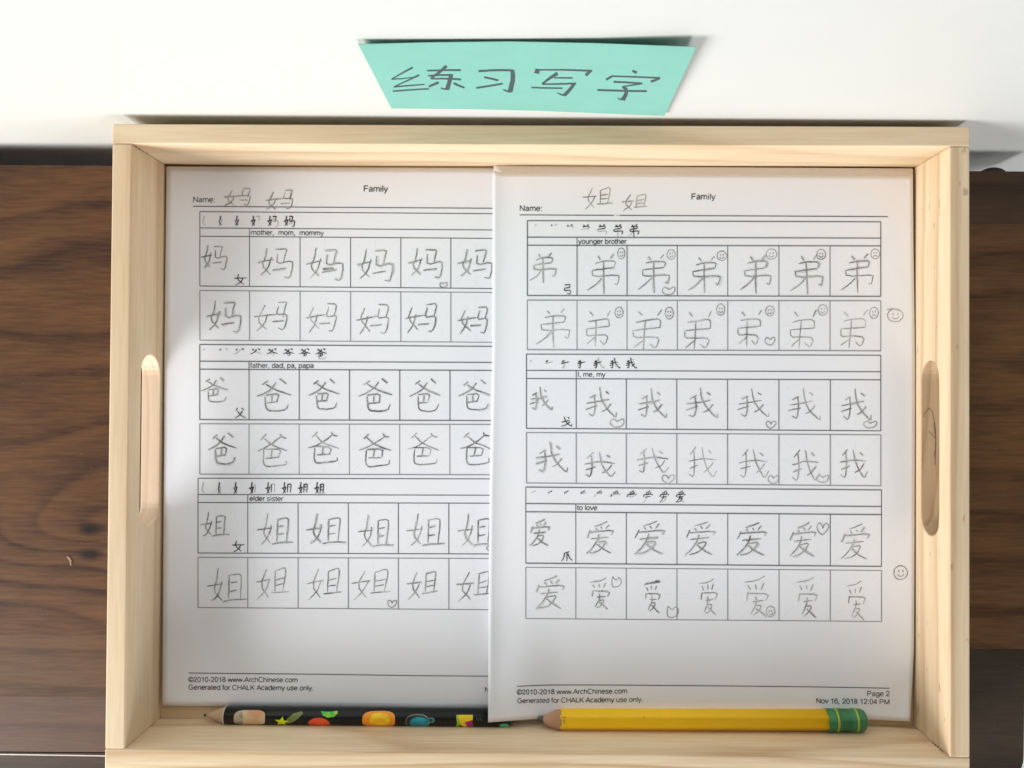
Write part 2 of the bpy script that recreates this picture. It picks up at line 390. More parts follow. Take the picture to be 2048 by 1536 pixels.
# pen scribble on the inside of the right handle slot
def ribbon_world(bm, pts, wd, up=Vector((0, 0, 1))):
    n_ = len(pts); row = []
    for i, p in enumerate(pts):
        d = (pts[min(i + 1, n_ - 1)] - pts[max(i - 1, 0)])
        s = d.cross(up).normalized() * wd / 2
        row.append((bm.verts.new((p + s) * S), bm.verts.new((p - s) * S)))
    for a, b in zip(row, row[1:]): bm.faces.new((a[0], b[0], b[1], a[1]))
bm = bmesh.new()
ZH = 0.80 + 0.012
for st in ([(1844, 742), (1849, 726), (1858, 716), (1864, 722), (1868, 740), (1871, 760), (1871, 775), (1871, 800), (1870, 830)],
           [(1857, 762), (1864, 770), (1873, 778)], [(1842, 742), (1845, 750), (1841, 758)], [(1868, 745), (1872, 790), (1868, 815)]):
    pts = []
    for (q0, q1) in zip(st, st[1:]):
        for k in range(6): pts.append(P(q0[0] + (q1[0] - q0[0]) * k / 6, 100 + q0[1] + (q1[1] - q0[1]) * k / 6, ZH))
    pts.append(P(st[-1][0], st[-1][1] + 100, ZH))
    pts = [p for p in pts if W2 + 0.09 < (p.x - TRAY['cx']) * cr_ + (p.y - TRAY['cy']) * sr_ < W2 + t - 0.09]
    if len(pts) > 2: ribbon_world(bm, pts, 0.022)
obj('pen_scribble', bm, plain('pen_ink', (0.12, 0.08, 0.06), 0.5), tray)

# ------------------------------------------------------------------ sheets of paper
def sst(a, b, x):
    u = max(0.0, min(1.0, (x - a) / (b - a))); return u * u * (3 - 2 * u)
def hL(px, py):
    return 0.03 + 0.05 * sst(480, 340, px) * sst(1380, 900, py) + 0.035 * (1 + math.sin(px / 95.0 + py / 400)) * sst(1250, 1400, py) \
        + 0.02 * (1 + math.sin(px / 160.0)) * sst(520, 340, py) + 0.02 + 0.15 * math.exp(-max(0, px - 326) / 60.0)
def hB(px, py):
    return 0.15 + 0.05 * sst(1000, 1060, px) + 0.03 * (1 + math.sin(px / 120.0)) * sst(600, 340, py)
def hR(px, py):
    v = 0.215 + 0.05 * sst(1000, 1060, px)
    v += 0.16 * math.exp(-max(0, px - 978) / 16.0)
    v += 0.68 * sst(1200, 1420, py) ** 1.5 * sst(1130, 1015, px)
    v += 0.03 * (1 + math.sin(px / 120.0)) * sst(600, 340, py)
    v += 0.015 * (1 + math.sin(px / 210.0 + py / 260.0))
    v += 0.22 * sst(1780, 1825, px) * sst(1370, 1440, py)
    return v
def interp(tab, v):
    for (a, fa), (b, fb) in zip(tab, tab[1:]):
        if v <= b: return fa + (fb - fa) * (v - a) / (b - a)
    return tab[-1][1]
def sheet(name, mat, edge_l, edge_r, edge_t, edge_b, h, parent, nu=70, nv=90, th=0.012, rnd=0.0):
    bm = bmesh.new(); top = []
    for j in range(nv + 1):
        v = j / nv; row = []
        for i in range(nu + 1):
            u = i / nu
            tp = edge_t[0][0] + (edge_t[-1][0] - edge_t[0][0]) * u; bt = edge_b[0][0] + (edge_b[-1][0] - edge_b[0][0]) * u
            yt = interp(edge_t, tp); yb = interp(edge_b, bt)
            y = yt + (yb - yt) * v
            xl_ = interp(edge_l, y); xr_ = interp(edge_r, y)
            x = xl_ + (xr_ - xl_) * u
            row.append((x, y))
        top.append(row)
    g0 = [bm_verts(bm, [P(x, y, h(x, y)) for x, y in row]) for row in top]
    g1 = [bm_verts(bm, [P(x, y, h(x, y)) - Vector((0, 0, th)) for x, y in row]) for row in top]
    for j in range(nv):
        for i in range(nu):
            bm.faces.new((g0[j][i], g0[j + 1][i], g0[j + 1][i + 1], g0[j][i + 1]))
            bm.faces.new((g1[j][i], g1[j][i + 1], g1[j + 1][i + 1], g1[j + 1][i]))
    for j in range(nv):
        bm.faces.new((g0[j][0], g1[j][0], g1[j + 1][0], g0[j + 1][0])); bm.faces.new((g0[j][nu], g0[j + 1][nu], g1[j + 1][nu], g1[j][nu]))
    for i in range(nu):
        bm.faces.new((g0[0][i], g0[0][i + 1], g1[0][i + 1], g1[0][i])); bm.faces.new((g0[nv][i], g1[nv][i], g1[nv][i + 1], g0[nv][i + 1]))
    o = obj(name, bm, mat, parent); 
    for p in o.data.polygons: p.use_smooth = p.index < 2 * nu * nv and abs(p.normal.z) > 0.5
    return o
base = P(650, 880, 0.0)
shL = thing('worksheet', 'left writing worksheet practising mother, father and elder sister, tucked under the right one', 'worksheet', base)
base = P(1400, 880, 0.0)
shR = thing('worksheet', 'right writing worksheet marked Page 2 with pencilled smileys, lying on top of the other sheets', 'worksheet', base)
base = P(1400, 880, 0.0)
sheet('sheet', M_paper, [(330, 333), (700, 329), (1100, 327), (1420, 325)], [(330, 1182), (1420, 1179)],
      [(333, 333), (640, 334.5), (1182, 338)], [(325, 1411), (460, 1413), (720, 1415.5), (860, 1418), (1179, 1416)], hL, shL)
sheet('sheet', M_paper, [(330, 985.5), (700, 984.5), (900, 981), (1000, 979), (1230, 977), (1450, 976)], [(330, 1825.5), (500, 1827), (720, 1830), (1060, 1829), (1300, 1828), (1450, 1820)],
      [(985, 340), (1003, 345.5), (1500, 348), (1826, 350.5)], [(976, 1445), (1080, 1437), (1300, 1437), (1735, 1439), (1820, 1443)], hR, shR, nu=110, nv=110)
o = sheet('blank_sheet', M_paper2, [(330, 987), (1450, 985)], [(330, 1825.8), (500, 1826), (720, 1828), (1060, 1827), (1440, 1820)],
      [(986, 331.5), (1826, 337)], [(985, 1405), (1820, 1405)], hB, None, nu=40, nv=50)
o['label'] = 'blank-looking white sheet peeking out above the top edge of the right worksheet'; o['category'] = 'sheet of paper'

# ribbons drawn on a surface:  surf(px,py,lift) -> world
LIFT = [0]
def lift():
    LIFT[0] = (LIFT[0] + 1) % 40; return 0.0050 + LIFT[0] * 0.0003
def surfL(px, py, l): return P(px, py, hL(px, py) + l)
def surfR(px, py, l): return P(px, py, hR(px, py) + l)
def chaikin(p):
    q = [p[0]]
    for a, b in zip(p, p[1:]):
        q.append((a[0] * .78 + b[0] * .22, a[1] * .78 + b[1] * .22)); q.append((a[0] * .22 + b[0] * .78, a[1] * .22 + b[1] * .78))
    q.append(p[-1]); return q
def resample(p, step):
    out = [p[0]]
    for a, b in zip(p, p[1:]):
        d = math.hypot(b[0] - a[0], b[1] - a[1]); k = max(1, int(d / step))
        for i in range(1, k + 1): out.append((a[0] + (b[0] - a[0]) * i / k, a[1] + (b[1] - a[1]) * i / k))
    return out
def ribbon(bm, surf, pts, wd, step=4.0, wobble=0.0, taper=None, l=None, round_=True):
    """wd: width px or function of 0..1"""
    if len(pts) > 2 and round_: pts = chaikin(pts)
    pts = resample(pts, step)
    if wobble:
        pts = [(x + random.gauss(0, wobble), y + random.gauss(0, wobble)) for x, y in pts]
    n_ = len(pts); l = lift() if l is None else l; row = []
    for i, (x, y) in enumerate(pts):
        a = pts[max(i - 1, 0)]; b = pts[min(i + 1, n_ - 1)]
        dx, dy = b[0] - a[0], b[1] - a[1]; d = math.hypot(dx, dy) or 1
        u = i / (n_ - 1)
        ww = (wd(u) if callable(wd) else wd) / 2
        nx, ny = -dy / d * ww, dx / d * ww
        row.append((bm.verts.new(surf(x + nx, y + ny, l) * S), bm.verts.new(surf(x - nx, y - ny, l) * S)))
    for a, b in zip(row, row[1:]): bm.faces.new((a[0], b[0], b[1], a[1]))

# ------------------------------------------------------------------ sans-serif lettering (single-stroke skeletons, em units, y up)
def arc(cx, cy, rx, ry, a0, a1, k=10):
    return [(cx + rx * math.cos(math.radians(a0 + (a1 - a0) * i / k)), cy + ry * math.sin(math.radians(a0 + (a1 - a0) * i / k))) for i in range(k + 1)]
X = 0.50; C_ = 0.70
G = {
 'a': (556, [[(.09, .38)] + arc(.27, .36, .17, .12, 160, 0) + [(.44, .08), (.50, .01)], arc(.25, .15, .185, .14, 30, 90, 4) and [(.44, .30), (.22, .26), (.10, .21), (.08, .13), (.12, .04), (.22, .01), (.34, .04), (.44, .14)]]),
 'b': (556, [[(.08, C_), (.08, 0)], arc(.28, .25, .20, .25, 180, -180, 18)]),
 'c': (500, [arc(.27, .25, .21, .25, 40, 320, 14)]),
 'd': (556, [[(.48, C_), (.48, 0)], arc(.27, .25, .20, .25, 0, 360, 18)]),
 'e': (556, [[(.06, .26), (.49, .26)] + arc(.275, .25, .215, .25, 3, 320, 16)]),
 'f': (278, [[(.27, .69), (.17, .69), (.12, .62), (.12, 0)], [(.01, .49), (.25, .49)]]),
 'g': (556, [arc(.27, .26, .20, .24, 0, 360, 18), [(.47, .50), (.47, 0), (.43, -.14), (.27, -.18), (.12, -.15), (.08, -.07)]]),
 'h': (556, [[(.09, C_), (.09, 0)], [(.09, .32), (.14, .44), (.28, .50), (.42, .45), (.46, .33), (.46, 0)]]),
 'i': (222, [[(.11, X), (.11, 0)], [(.11, .62), (.11, .70)]]),
 'l': (222, [[(.11, C_), (.11, 0)]]),
 'm': (833, [[(.09, X), (.09, 0)], [(.09, .32), (.14, .45), (.25, .50), (.37, .46), (.41, .34), (.41, 0)], [(.41, .32), (.47, .45), (.58, .50), (.70, .46), (.74, .34), (.74, 0)]]),
 'n': (556, [[(.09, X), (.09, 0)], [(.09, .32), (.14, .44), (.28, .50), (.42, .45), (.46, .33), (.46, 0)]]),
 'o': (556, [arc(.275, .25, .215, .25, 0, 360, 20)]),
 'p': (556, [[(.08, X), (.08, -.2)], arc(.28, .25, .20, .25, 180, -180, 18)]),
 'r': (333, [[(.09, X), (.09, 0)], [(.09, .30), (.14, .43), (.23, .50), (.32, .47)]]),
 's': (500, [[(.43, .38), (.38, .48), (.25, .50), (.12, .47), (.08, .38), (.13, .30), (.25, .26), (.38, .21), (.43, .13), (.38, .03), (.25, 0), (.11, .03), (.06, .14)]]),
 't': (278, [[(.13, .64), (.13, .08), (.17, .01), (.26, .01)], [(.02, .49), (.25, .49)]]),
 'u': (556, [[(.09, X), (.09, .16), (.13, .04), (.26, 0), (.39, .05), (.46, .18)], [(.46, X), (.46, 0)]]),
 'v': (500, [[(.03, X), (.25, 0)], [(.25, 0), (.47, X)]]),
 'w': (722, [[(.03, X), (.19, 0)], [(.19, 0), (.36, X)], [(.36, X), (.53, 0)], [(.53, 0), (.69, X)]]),
 'y': (500, [[(.03, X), (.25, 0)], [(.47, X), (.25, 0), (.19, -.14), (.12, -.19), (.05, -.18)]]),
 'A': (667, [[(.02, 0), (.33, C_)], [(.33, C_), (.65, 0)], [(.13, .23), (.53, .23)]]),
 'C': (722, [arc(.38, .35, .31, .35, 42, 318, 18)]),
 'F': (611, [[(.10, 0), (.10, C_ - .03)], [(.07, C_ - .03), (.56, C_ - .03)], [(.10, .36), (.50, .36)]]),
 'G': (778, [arc(.39, .35, .32, .35, 45, 325, 18) + [(.70, .15), (.70, .33), (.41, .33)]]),
 'H': (722, [[(.10, 0), (.10, C_)], [(.62, 0), (.62, C_)], [(.10, .37), (.62, .37)]]),
 'I': (278, [[(.14, 0), (.14, C_)]]),
 'K': (667, [[(.10, 0), (.10, C_)], [(.60, C_), (.12, .24)], [(.28, .40), (.63, 0)]]),
 'L': (556, [[(.10, C_), (.10, .03)], [(.07, .03), (.51, .03)]]),
 'M': (833, [[(.10, 0), (.10, C_)], [(.10, C_), (.415, .03)], [(.415, .03), (.73, C_)], [(.73, C_), (.73, 0)]]),
 'N': (722, [[(.10, 0), (.10, C_)], [(.10, C_), (.62, 0)], [(.62, 0), (.62, C_)]]),
 'P': (667, [[(.10, 0), (.10, C_)], [(.10, .67), (.38, .67), (.53, .62), (.58, .49), (.53, .36), (.38, .31), (.10, .31)]]),
 '0': (556, [arc(.275, .35, .20, .35, 0, 360, 20)]),
 '1': (556, [[(.33, 0), (.33, C_)], [(.33, .66), (.24, .57), (.13, .52)]]),
 '2': (556, [[(.07, .50), (.11, .63), (.27, .69), (.43, .63), (.47, .50), (.41, .37), (.22, .21), (.07, .04)], [(.06, .03), (.49, .03)]]),
 '4': (556, [[(.38, 0), (.38, C_)], [(.38, C_), (.04, .20)], [(.03, .19), (.51, .19)]]),
 '6': (556, [arc(.275, .22, .20, .22, 0, 360, 16), [(.08, .25), (.09, .50), (.17, .64), (.29, .69), (.40, .66), (.46, .56)]]),
 '8': (556, [arc(.275, .53, .165, .165, 0, 360, 14), arc(.275, .19, .20, .18, 0, 360, 16)]),
 '.': (278, [[(.09, .04), (.18, .04)]]), ',': (278, [[(.13, .08), (.13, -.02), (.09, -.12)]]),
 ':': (278, [[(.11, .04), (.19, .04)], [(.11, .46), (.19, .46)]]), '-': (333, [[(.04, .24), (.29, .24)]]),
 '©': (737, [arc(.37, .35, .34, .35, 0, 360, 20), arc(.37, .35, .17, .19, 45, 315, 10)]), ' ': (278, []),
}
def text(bm, surf, s, x0, x1, y0, y1, stroke=0.10):
    total = sum(G[c][0] for c in s) / 1000; size = (x1 - x0) / (total - 0.1)
    pen = -0.05
    for c in s:
        adv, strokes = G[c]
        for st in strokes:
            pts = []
            for (gx, gy) in st:
                x = x0 + (pen + gx) * size; yb = y0 + (y1 - y0) * (x - x0) / (x1 - x0)
                pts.append((x, yb - gy * size))
            wd = stroke * size * (1.15 if c in '.,:' else 1)
            if len(pts) > 1: ribbon(bm, surf, pts, wd, step=3.0, round_=False)
        pen += adv / 1000

# ------------------------------------------------------------------ Chinese characters as strokes, box 0..1 (y down), in writing order
def norm(strokes):
    xs = [p[0] for s in strokes for p in s]; ys = [p[1] for s in strokes for p in s]
    x0, x1, y0, y1 = min(xs), max(xs), min(ys), max(ys)
    return [[((x - x0) / (x1 - x0), (y - y0) / (y1 - y0)) for x, y in s] for s in strokes]
H = {
 'ma_a': [[(840,690),(830,760),(800,830),(865,895)],[(875,765),(850,850),(795,905)],[(770,805),(880,780)],
          [(905,705),(995,700),(980,740),(968,800)],[(920,740),(915,820),(1035,790),(1035,850),(1015,925),(975,915)],[(885,865),(985,850)]],
 'ma_b': [[(825,1150),(770,1270),(845,1335)],[(845,1220),(820,1290),(760,1340)],[(748,1237),(840,1228),(930,1218)],
          [(925,1135),(995,1128),(985,1160),(965,1240)],[(930,1160),(912,1225),(995,1212),(985,1290),(962,1335),(930,1320)],[(885,1275),(968,1268)]],
 'ma_c': [[(1210,1160),(1175,1245),(1250,1330)],[(1235,1215),(1215,1290),(1175,1358)],[(1150,1245),(1300,1218)],
          [(1310,1135),(1388,1132),(1365,1225)],[(1320,1160),(1300,1240),(1382,1222),(1375,1290),(1355,1350),(1325,1340)],[(1250,1290),(1335,1285)]],
 'ba_a': [[(1250,360),(1215,390)],[(1330,345),(1370,380)],[(1305,370),(1275,420),(1225,455),(1180,475)],[(1240,385),(1290,425),(1400,465)],
          [(1240,465),(1325,455),(1310,515)],[(1280,470),(1278,515)],[(1245,525),(1315,515)],[(1235,475),(1240,560),(1255,582),(1320,585),(1370,575),(1385,535)]],
 'ba_b': [[(1240,768),(1200,805)],[(1345,765),(1360,790),(1395,798)],[(1355,785),(1290,840),(1230,870),(1170,890)],[(1225,795),(1280,845),(1330,865),(1405,890)],
          [(1220,882),(1350,880),(1335,940)],[(1285,885),(1275,940)],[(1240,945),(1335,940)],[(1222,885),(1218,985),(1240,1005),(1320,1003),(1395,990),(1392,960)]],
 'jie_a': [[(1240,340),(1225,430),(1200,500),(1265,570)],[(1270,430),(1260,490),(1225,550),(1185,580)],[(1150,470),(1275,455)],
           [(1325,385),(1318,560)],[(1325,388),(1415,375),(1415,430),(1400,560)],[(1330,445),(1380,435)],[(1325,505),(1380,498)],[(1275,580),(1340,568),(1460,565)]],
 'jie_b': [[(1250,780),(1190,910),(1260,1005)],[(1270,865),(1240,950),(1170,1025)],[(1155,890),(1285,870)],
           [(1320,800),(1315,960)],[(1320,800),(1400,772),(1412,800),(1385,955)],[(1325,870),(1395,852)],[(1325,912),(1385,900)],[(1285,970),(1430,952)]],
 'di_a': [[(1165,720),(1185,750)],[(1285,705),(1255,740)],[(1145,775),(1205,758),(1300,760),(1283,808)],[(1283,808),(1120,830)],
          [(1120,830),(1125,880),(1325,862),(1320,900),(1310,940),(1290,925)],[(1205,762),(1205,900),(1210,1005)],[(1195,885),(1150,935),(1085,980)]],
 'di_b': [[(1090,1150),(1120,1185)],[(1275,1135),(1245,1185)],[(1075,1235),(1150,1220),(1260,1210),(1262,1278)],[(1262,1278),(1055,1300)],
          [(1055,1300),(1055,1365),(1150,1355),(1255,1362),(1225,1452),(1180,1405)],[(1145,1225),(1138,1340),(1130,1455)],[(1140,1370),(1100,1405),(1060,1440)]],
 'wo_a': [[(1160,395),(1115,425)],[(1095,462),(1180,448),(1255,430)],[(1150,400),(1158,480),(1145,570),(1110,545)],[(1090,510),(1170,480)],
          [(1188,338),(1200,440),(1240,510),(1305,578),(1305,535)],[(1270,465),(1235,510),(1205,530)],[(1230,370),(1255,390)]],
 'wo_b': [[(735,848),(685,895)],[(665,940),(790,920),(900,928)],[(718,870),(725,960),(712,1045),(672,1020)],[(675,985),(752,962)],
          [(785,848),(800,930),(830,990),(875,1048),(910,995)],[(880,945),(845,985),(800,1010)],[(838,868),(868,888)]],
 'ai_a': [[(835,325),(800,345),(740,365)],[(745,375),(760,395)],[(785,365),(800,385)],[(850,350),(825,385)],[(710,395),(685,455)],
          [(710,412),(890,395),(870,430)],[(715,465),(845,450)],[(775,425),(765,470),(730,530),(680,580)],[(765,488),(830,478),(800,530),(760,565),(705,575)],[(755,500),(800,545),(865,578)]],
 'ai_b': [[(835,778),(790,800),(715,808)],[(735,830),(750,855)],[(780,820),(785,850)],[(830,815),(815,855)],[(735,870),(730,920)],
          [(735,875),(865,878),(845,920)],[(765,925),(830,918)],[(785,895),(790,930),(755,1000)],[(780,950),(820,948),(800,990),(765,1010)],[(785,965),(850,1020)]],
 'gong': [[(515,950),(550,945),(548,968)],[(548,968),(515,972)],[(515,972),(510,992),(555,985),(550,1018),(530,1010)]],
 'ge': [[(490,610),(545,595)],[(508,568),(520,610),(562,645),(562,625)],[(550,605),(525,630),(490,640)],[(532,572),(545,580)]],
 'zhua': [[(545,565),(505,578)],[(508,580),(505,610),(487,638)],[(528,578),(528,638)],[(535,580),(548,615),(570,632)]],
}
H['nv'] = H['ma_a'][:3]; H['nv'] = [[(35,0),(22,45),(75,95)],[(68,38),(52,75),(10,100)],[(0,38),(100,34)]]
H['fu'] = [[(25,0),(8,25)],[(60,0),(85,20)],[(70,28),(45,70),(0,100)],[(22,30),(55,75),(100,98)]]
H = {k: norm(v) for k, v in H.items()}
def glyph(bm, surf, key, box, wd, wob=0.22, smudge=None, sloppy=0.012, passes=1):
    x0, y0, x1, y1 = box
    for st in H[key]:
        for ps in range(passes):
            j = lambda: random.gauss(0, sloppy)
            pts = [(x0 + (x + j()) * (x1 - x0), y0 + (y + j()) * (y1 - y0)) for x, y in st]
            ww = wd * random.uniform(0.85, 1.15)
            prof = lambda u, ww=ww, a=random.uniform(0.6, 1.0), b=random.uniform(0.35, 0.8): ww * (1 - (1 - a) * max(0, 1 - u * 6)) * (1 - (1 - b) * max(0, (u - 0.75) * 4))
            ribbon(bm, surf, pts, prof, step=3.0, wobble=wob)
        if smudge is not None and random.random() < 0.75:
            dx, dy = random.uniform(-1, 3), random.uniform(-1, 2)
            ribbon(smudge, surf, [(x + dx, y + dy) for x, y in pts], random.uniform(4, 7), step=5, l=0.0012 + random.random() * 0.003)
def brush(bm, surf, key, k0, k1, box, wd):
    wd *= {'ai_a': 0.74, 'di_a': 0.88, 'wo_a': 0.9, 'ba_a': 0.88}.get(key, 1)
    x0, y0, x1, y1 = box
    for st in H[key][k0:k1]:
        pts = [(x0 + x * (x1 - x0), y0 + y * (y1 - y0)) for x, y in st]
        if len(st) == 2 and math.hypot(pts[0][0] - pts[1][0], pts[0][1] - pts[1][1]) < 6:
            pr = lambda u: wd * (0.5 + 1.1 * u)
        else: pr = lambda u: wd * (1.15 - 0.55 * abs(u - 0.1) if u > 0.1 else 1.0)
        ribbon(bm, surf, pts, pr, step=3)

def grid(sheet_obj, surf, xs_rows, rows, x_end, cut=None):
    """rows: list of blocks; each block = six (yl,yr) line heights"""
    bmD, bmP, bmG = bmesh.new(), bmesh.new(), bmesh.new()
    for bi, blk in enumerate(rows):
        xs = xs_rows[bi]; xe = x_end
        def yy(k, x):
            (xa, ya), (xb, yb) = blk[k]; return ya + (yb - ya) * (x - xa) / (xb - xa)
        for k in range(6):
            b_ = bmP if k in (4, 5) else bmD
            pts = [(xs[0] + (xs[-1] - xs[0]) * i / 24, yy(k, xs[0] + (xs[-1] - xs[0]) * i / 24)) for i in range(25)]
            ribbon(b_, surf, pts, 1.75 if k < 4 else 1.6, step=30, round_=False)
        def vert(x_, k0, k1, b_, wd): ribbon(b_, surf, [(x_, yy(k0, x_)), (x_, yy(k1, x_))], wd, step=12)
        vert(xs[0], 0, 3, bmD, 1.7); vert(xs[-1], 0, 3, bmD, 1.7)
        for x_ in xs[1:-1]: vert(x_, 2, 3, bmD, 1.6)
        vert(xs[1], 1, 2, bmD, 1.6)
        for x_ in xs: vert(x_, 4, 5, bmP, 1.6)
        # faint dashed practice guides in every cell
        for (k0, k1, c0) in ((2, 3, 1), (4, 5, 0)):
            for c in range(c0, len(xs) - 1):
                xa, xb = xs[c] + 4, xs[c + 1] - 4
                ya, yb = yy(k0, (xa + xb) / 2) + 4, yy(k1, (xa + xb) / 2) - 4
                lines = [((xa, ya), (xb, yb)), ((xa, yb), (xb, ya)), (((xa + xb) / 2, ya), ((xa + xb) / 2, yb)), ((xa, (ya + yb) / 2), (xb, (ya + yb) / 2))]
                for li, (p, q) in enumerate(lines):
                    nd = 18
                    for d_ in range(nd):
                        if random.random() < 0.4: continue
                        u0, u1 = (d_ + 0.2) / nd, (d_ + 0.75) / nd
                        ribbon(bmG, surf, [(p[0] + (q[0] - p[0]) * u0, p[1] + (q[1] - p[1]) * u0), (p[0] + (q[0] - p[0]) * u1, p[1] + (q[1] - p[1]) * u1)], 0.8, step=20, l=0.0008 + li * 0.0003)
    obj('printed_grid', bmD, M_line, sheet_obj); obj('printed_grid', bmP, M_line2, sheet_obj)
    obj('guide_dashes', bmG, M_guide, sheet_obj, kind='stuff')

def L2(xa, ya, xb, yb): return ((xa, ya), (xb, yb))
rowsL = [
 [L2(400,423.3,985,427.4), L2(400,455.8,985,460), L2(400,472.5,985,476.9), L2(400,572,985,577), L2(400,581,985,585), L2(400,680.4,985,684.7)],
 [L2(400,689,985,692.9), L2(400,722.5,985,725), L2(400,738.5,985,741), L2(400,839.3,985,841.3), L2(400,847.7,985,849), L2(400,948.4,985,949.7)],
 [L2(398,956.5,980,957.8), L2(398,989,980,990.5), L2(398,1005,980,1006.5), L2(396,1106,980,1108), L2(396,1114.6,980,1117), L2(395,1215,985,1219.5)]]
xsL = [[399.7,499,600,701,801.5,901.5,1001,1101],[399.3,498,598.3,698.8,799.3,899.7,999,1099],[396,495.5,596,696.5,796.5,897.5,997,1097]]
rowsR = [
 [L2(1055,441.3,1760,443.7), L2(1055,474.4,1760,476.3), L2(1055,490.6,1760,492), L2(1055,591.2,1762,592.8), L2(1055,600.3,1762,601.6), L2(1055,699.5,1762,701.8)],
 [L2(1053,708.3,1762,710.6), L2(1053,740.8,1762,743.6), L2(1053,757.2,1762,759.8), L2(1053,856.7,1762,861.8), L2(1053,865.2,1762,869.8), L2(1053,966,1762,971.7)],
 [L2(1052,974.3,1763,980), L2(1052,1007.2,1763,1013.3), L2(1052,1023.7,1763,1029.5), L2(1051,1126.4,1763,1133), L2(1051,1134.6,1763,1141), L2(1051,1237,1763,1243)]]
xsR = [[1054.6,1154,1254,1354.6,1455.5,1557.8,1660,1761.5],[1052.8,1152.3,1252.5,1353.4,1455,1557.7,1660.5,1761.5],[1051.6,1151.6,1252.5,1353.8,1455.5,1558,1660.5,1763]]
grid(shL, surfL, xsL, rowsL, 1101)
grid(shR, surfR, xsR, rowsR, 1762)

# rules and texts
bm = bmesh.new()
ribbon(bm, surfL, [(386,412.6),(640,414.5),(985,416.6),(1120,417.5)], 1.7, step=20, round_=False)
obj('rule', bm, M_line, shL); bm = bmesh.new()
ribbon(bm, surfL, [(377,1346),(640,1348.5),(840,1351.5),(985,1352.4),(1120,1352)], 1.7, step=20, round_=False)
obj('rule', bm, M_line, shL)
bm = bmesh.new()
ribbon(bm, surfR, [(1039,429.8),(1228,430.8)], 1.7, step=20, round_=False)
for x_ in (1231.5, 1234.5): ribbon(bm, surfR, [(x_,431),(x_+1.4,431)], 1.5)
ribbon(bm, surfR, [(1239,430.9),(1520,432),(1776,433.4)], 1.7, step=20, round_=False)
obj('rule', bm, M_line, shR); bm = bmesh.new()
ribbon(bm, surfR, [(1034,1372.7),(1065,1371),(1100,1370),(1200,1369.8),(1400,1371.5),(1520,1372.5),(1650,1374),(1779,1376.5)], 1.7, step=12)
obj('rule', bm, M_line, shR)
bm = bmesh.new()
for a in (('Family',727.5,775,383,383.2),('Name:',386.5,430,404.2,404.5),('mother,  mom,  mommy',502.5,647,469.3,470.5),('father, dad, pa, papa',501,627,735.5,735.8),
          ('elder sister',499.5,566,1001.7,1002),('©2010-2018 www.ArchChinese.com',377.5,595,1363.6,1364.2),('Generated for CHALK Academy use only.',377.5,627,1379,1380.5),
          ('Nov 16, 2018 12:04 PM',970,1117,1384.3,1384.3)):
    bm = bmesh.new(); text(bm, surfL, *a); obj('printed_text', bm, M_ink, shL)
bm = bmesh.new()
for a in (('Family',1383,1430,398.8,398.8),('Name:',1039.5,1084.5,421.8,422),('younger brother',1157,1252.5,487.3,487.5),('I, me, my',1155.5,1210,753.3,753.5),
          ('to love',1154.5,1194,1020,1020.2),('©2010-2018 www.ArchChinese.com',1034.5,1254,1389,1386.6),('Generated for CHALK Academy use only.',1035,1286,1406,1403.4),
          ('Page 2',1734.5,1779,1392,1392.3),('Nov 16, 2018 12:04 PM',1632.5,1779,1406.2,1408.8)):
    bm = bmesh.new(); text(bm, surfR, *a); obj('printed_text', bm, M_ink, shR)

# printed stroke-order demonstrations and radicals
def demo(sheet_obj, surf, specs, rads):
    gy = bmesh.new()
    for key, cnt, x0, step, w_, y0, y1 in specs:
        for i in range(cnt):
            box = (x0 + step * i, y0, x0 + step * i + w_, y1)
            brush(gy, surf, key, i, i + 1, box, 2.4)
            if i:
                bk = bmesh.new(); brush(bk, surf, key, 0, i, box, 2.3); obj('stroke_order_print', bk, M_ink, sheet_obj)
    for key, box in rads: bk = bmesh.new(); brush(bk, surf, key, 0, 9, box, 1.9); obj('radical_print', bk, M_ink, sheet_obj)
    obj('next_stroke_print', gy, M_grey, sheet_obj, kind='stuff')
demo(shL, surfL, [('ma_a',6,402.5,33,21.5,431.6,453.5),('ba_a',8,403,32.6,22,696.5,718),('jie_a',8,400,32.6,22,964.5,987)],
     [('nv',(468.5,548.5,494,570)),('fu',(469.8,816,491.4,836.3)),('nv',(464.7,1082,488.8,1103.8))])
demo(shR, surfR, [('di_a',7,1063,32.3,21,448,474),('wo_a',7,1057,32.5,20.5,715.4,737.5),('ai_a',10,1057.5,32.7,19,981.5,1005)],
     [('gong',(1128,568.7,1141.5,589)),('ge',(1123,833.5,1143.4,853.7)),('zhua',(1123,1103.5,1144.7,1122.5))])

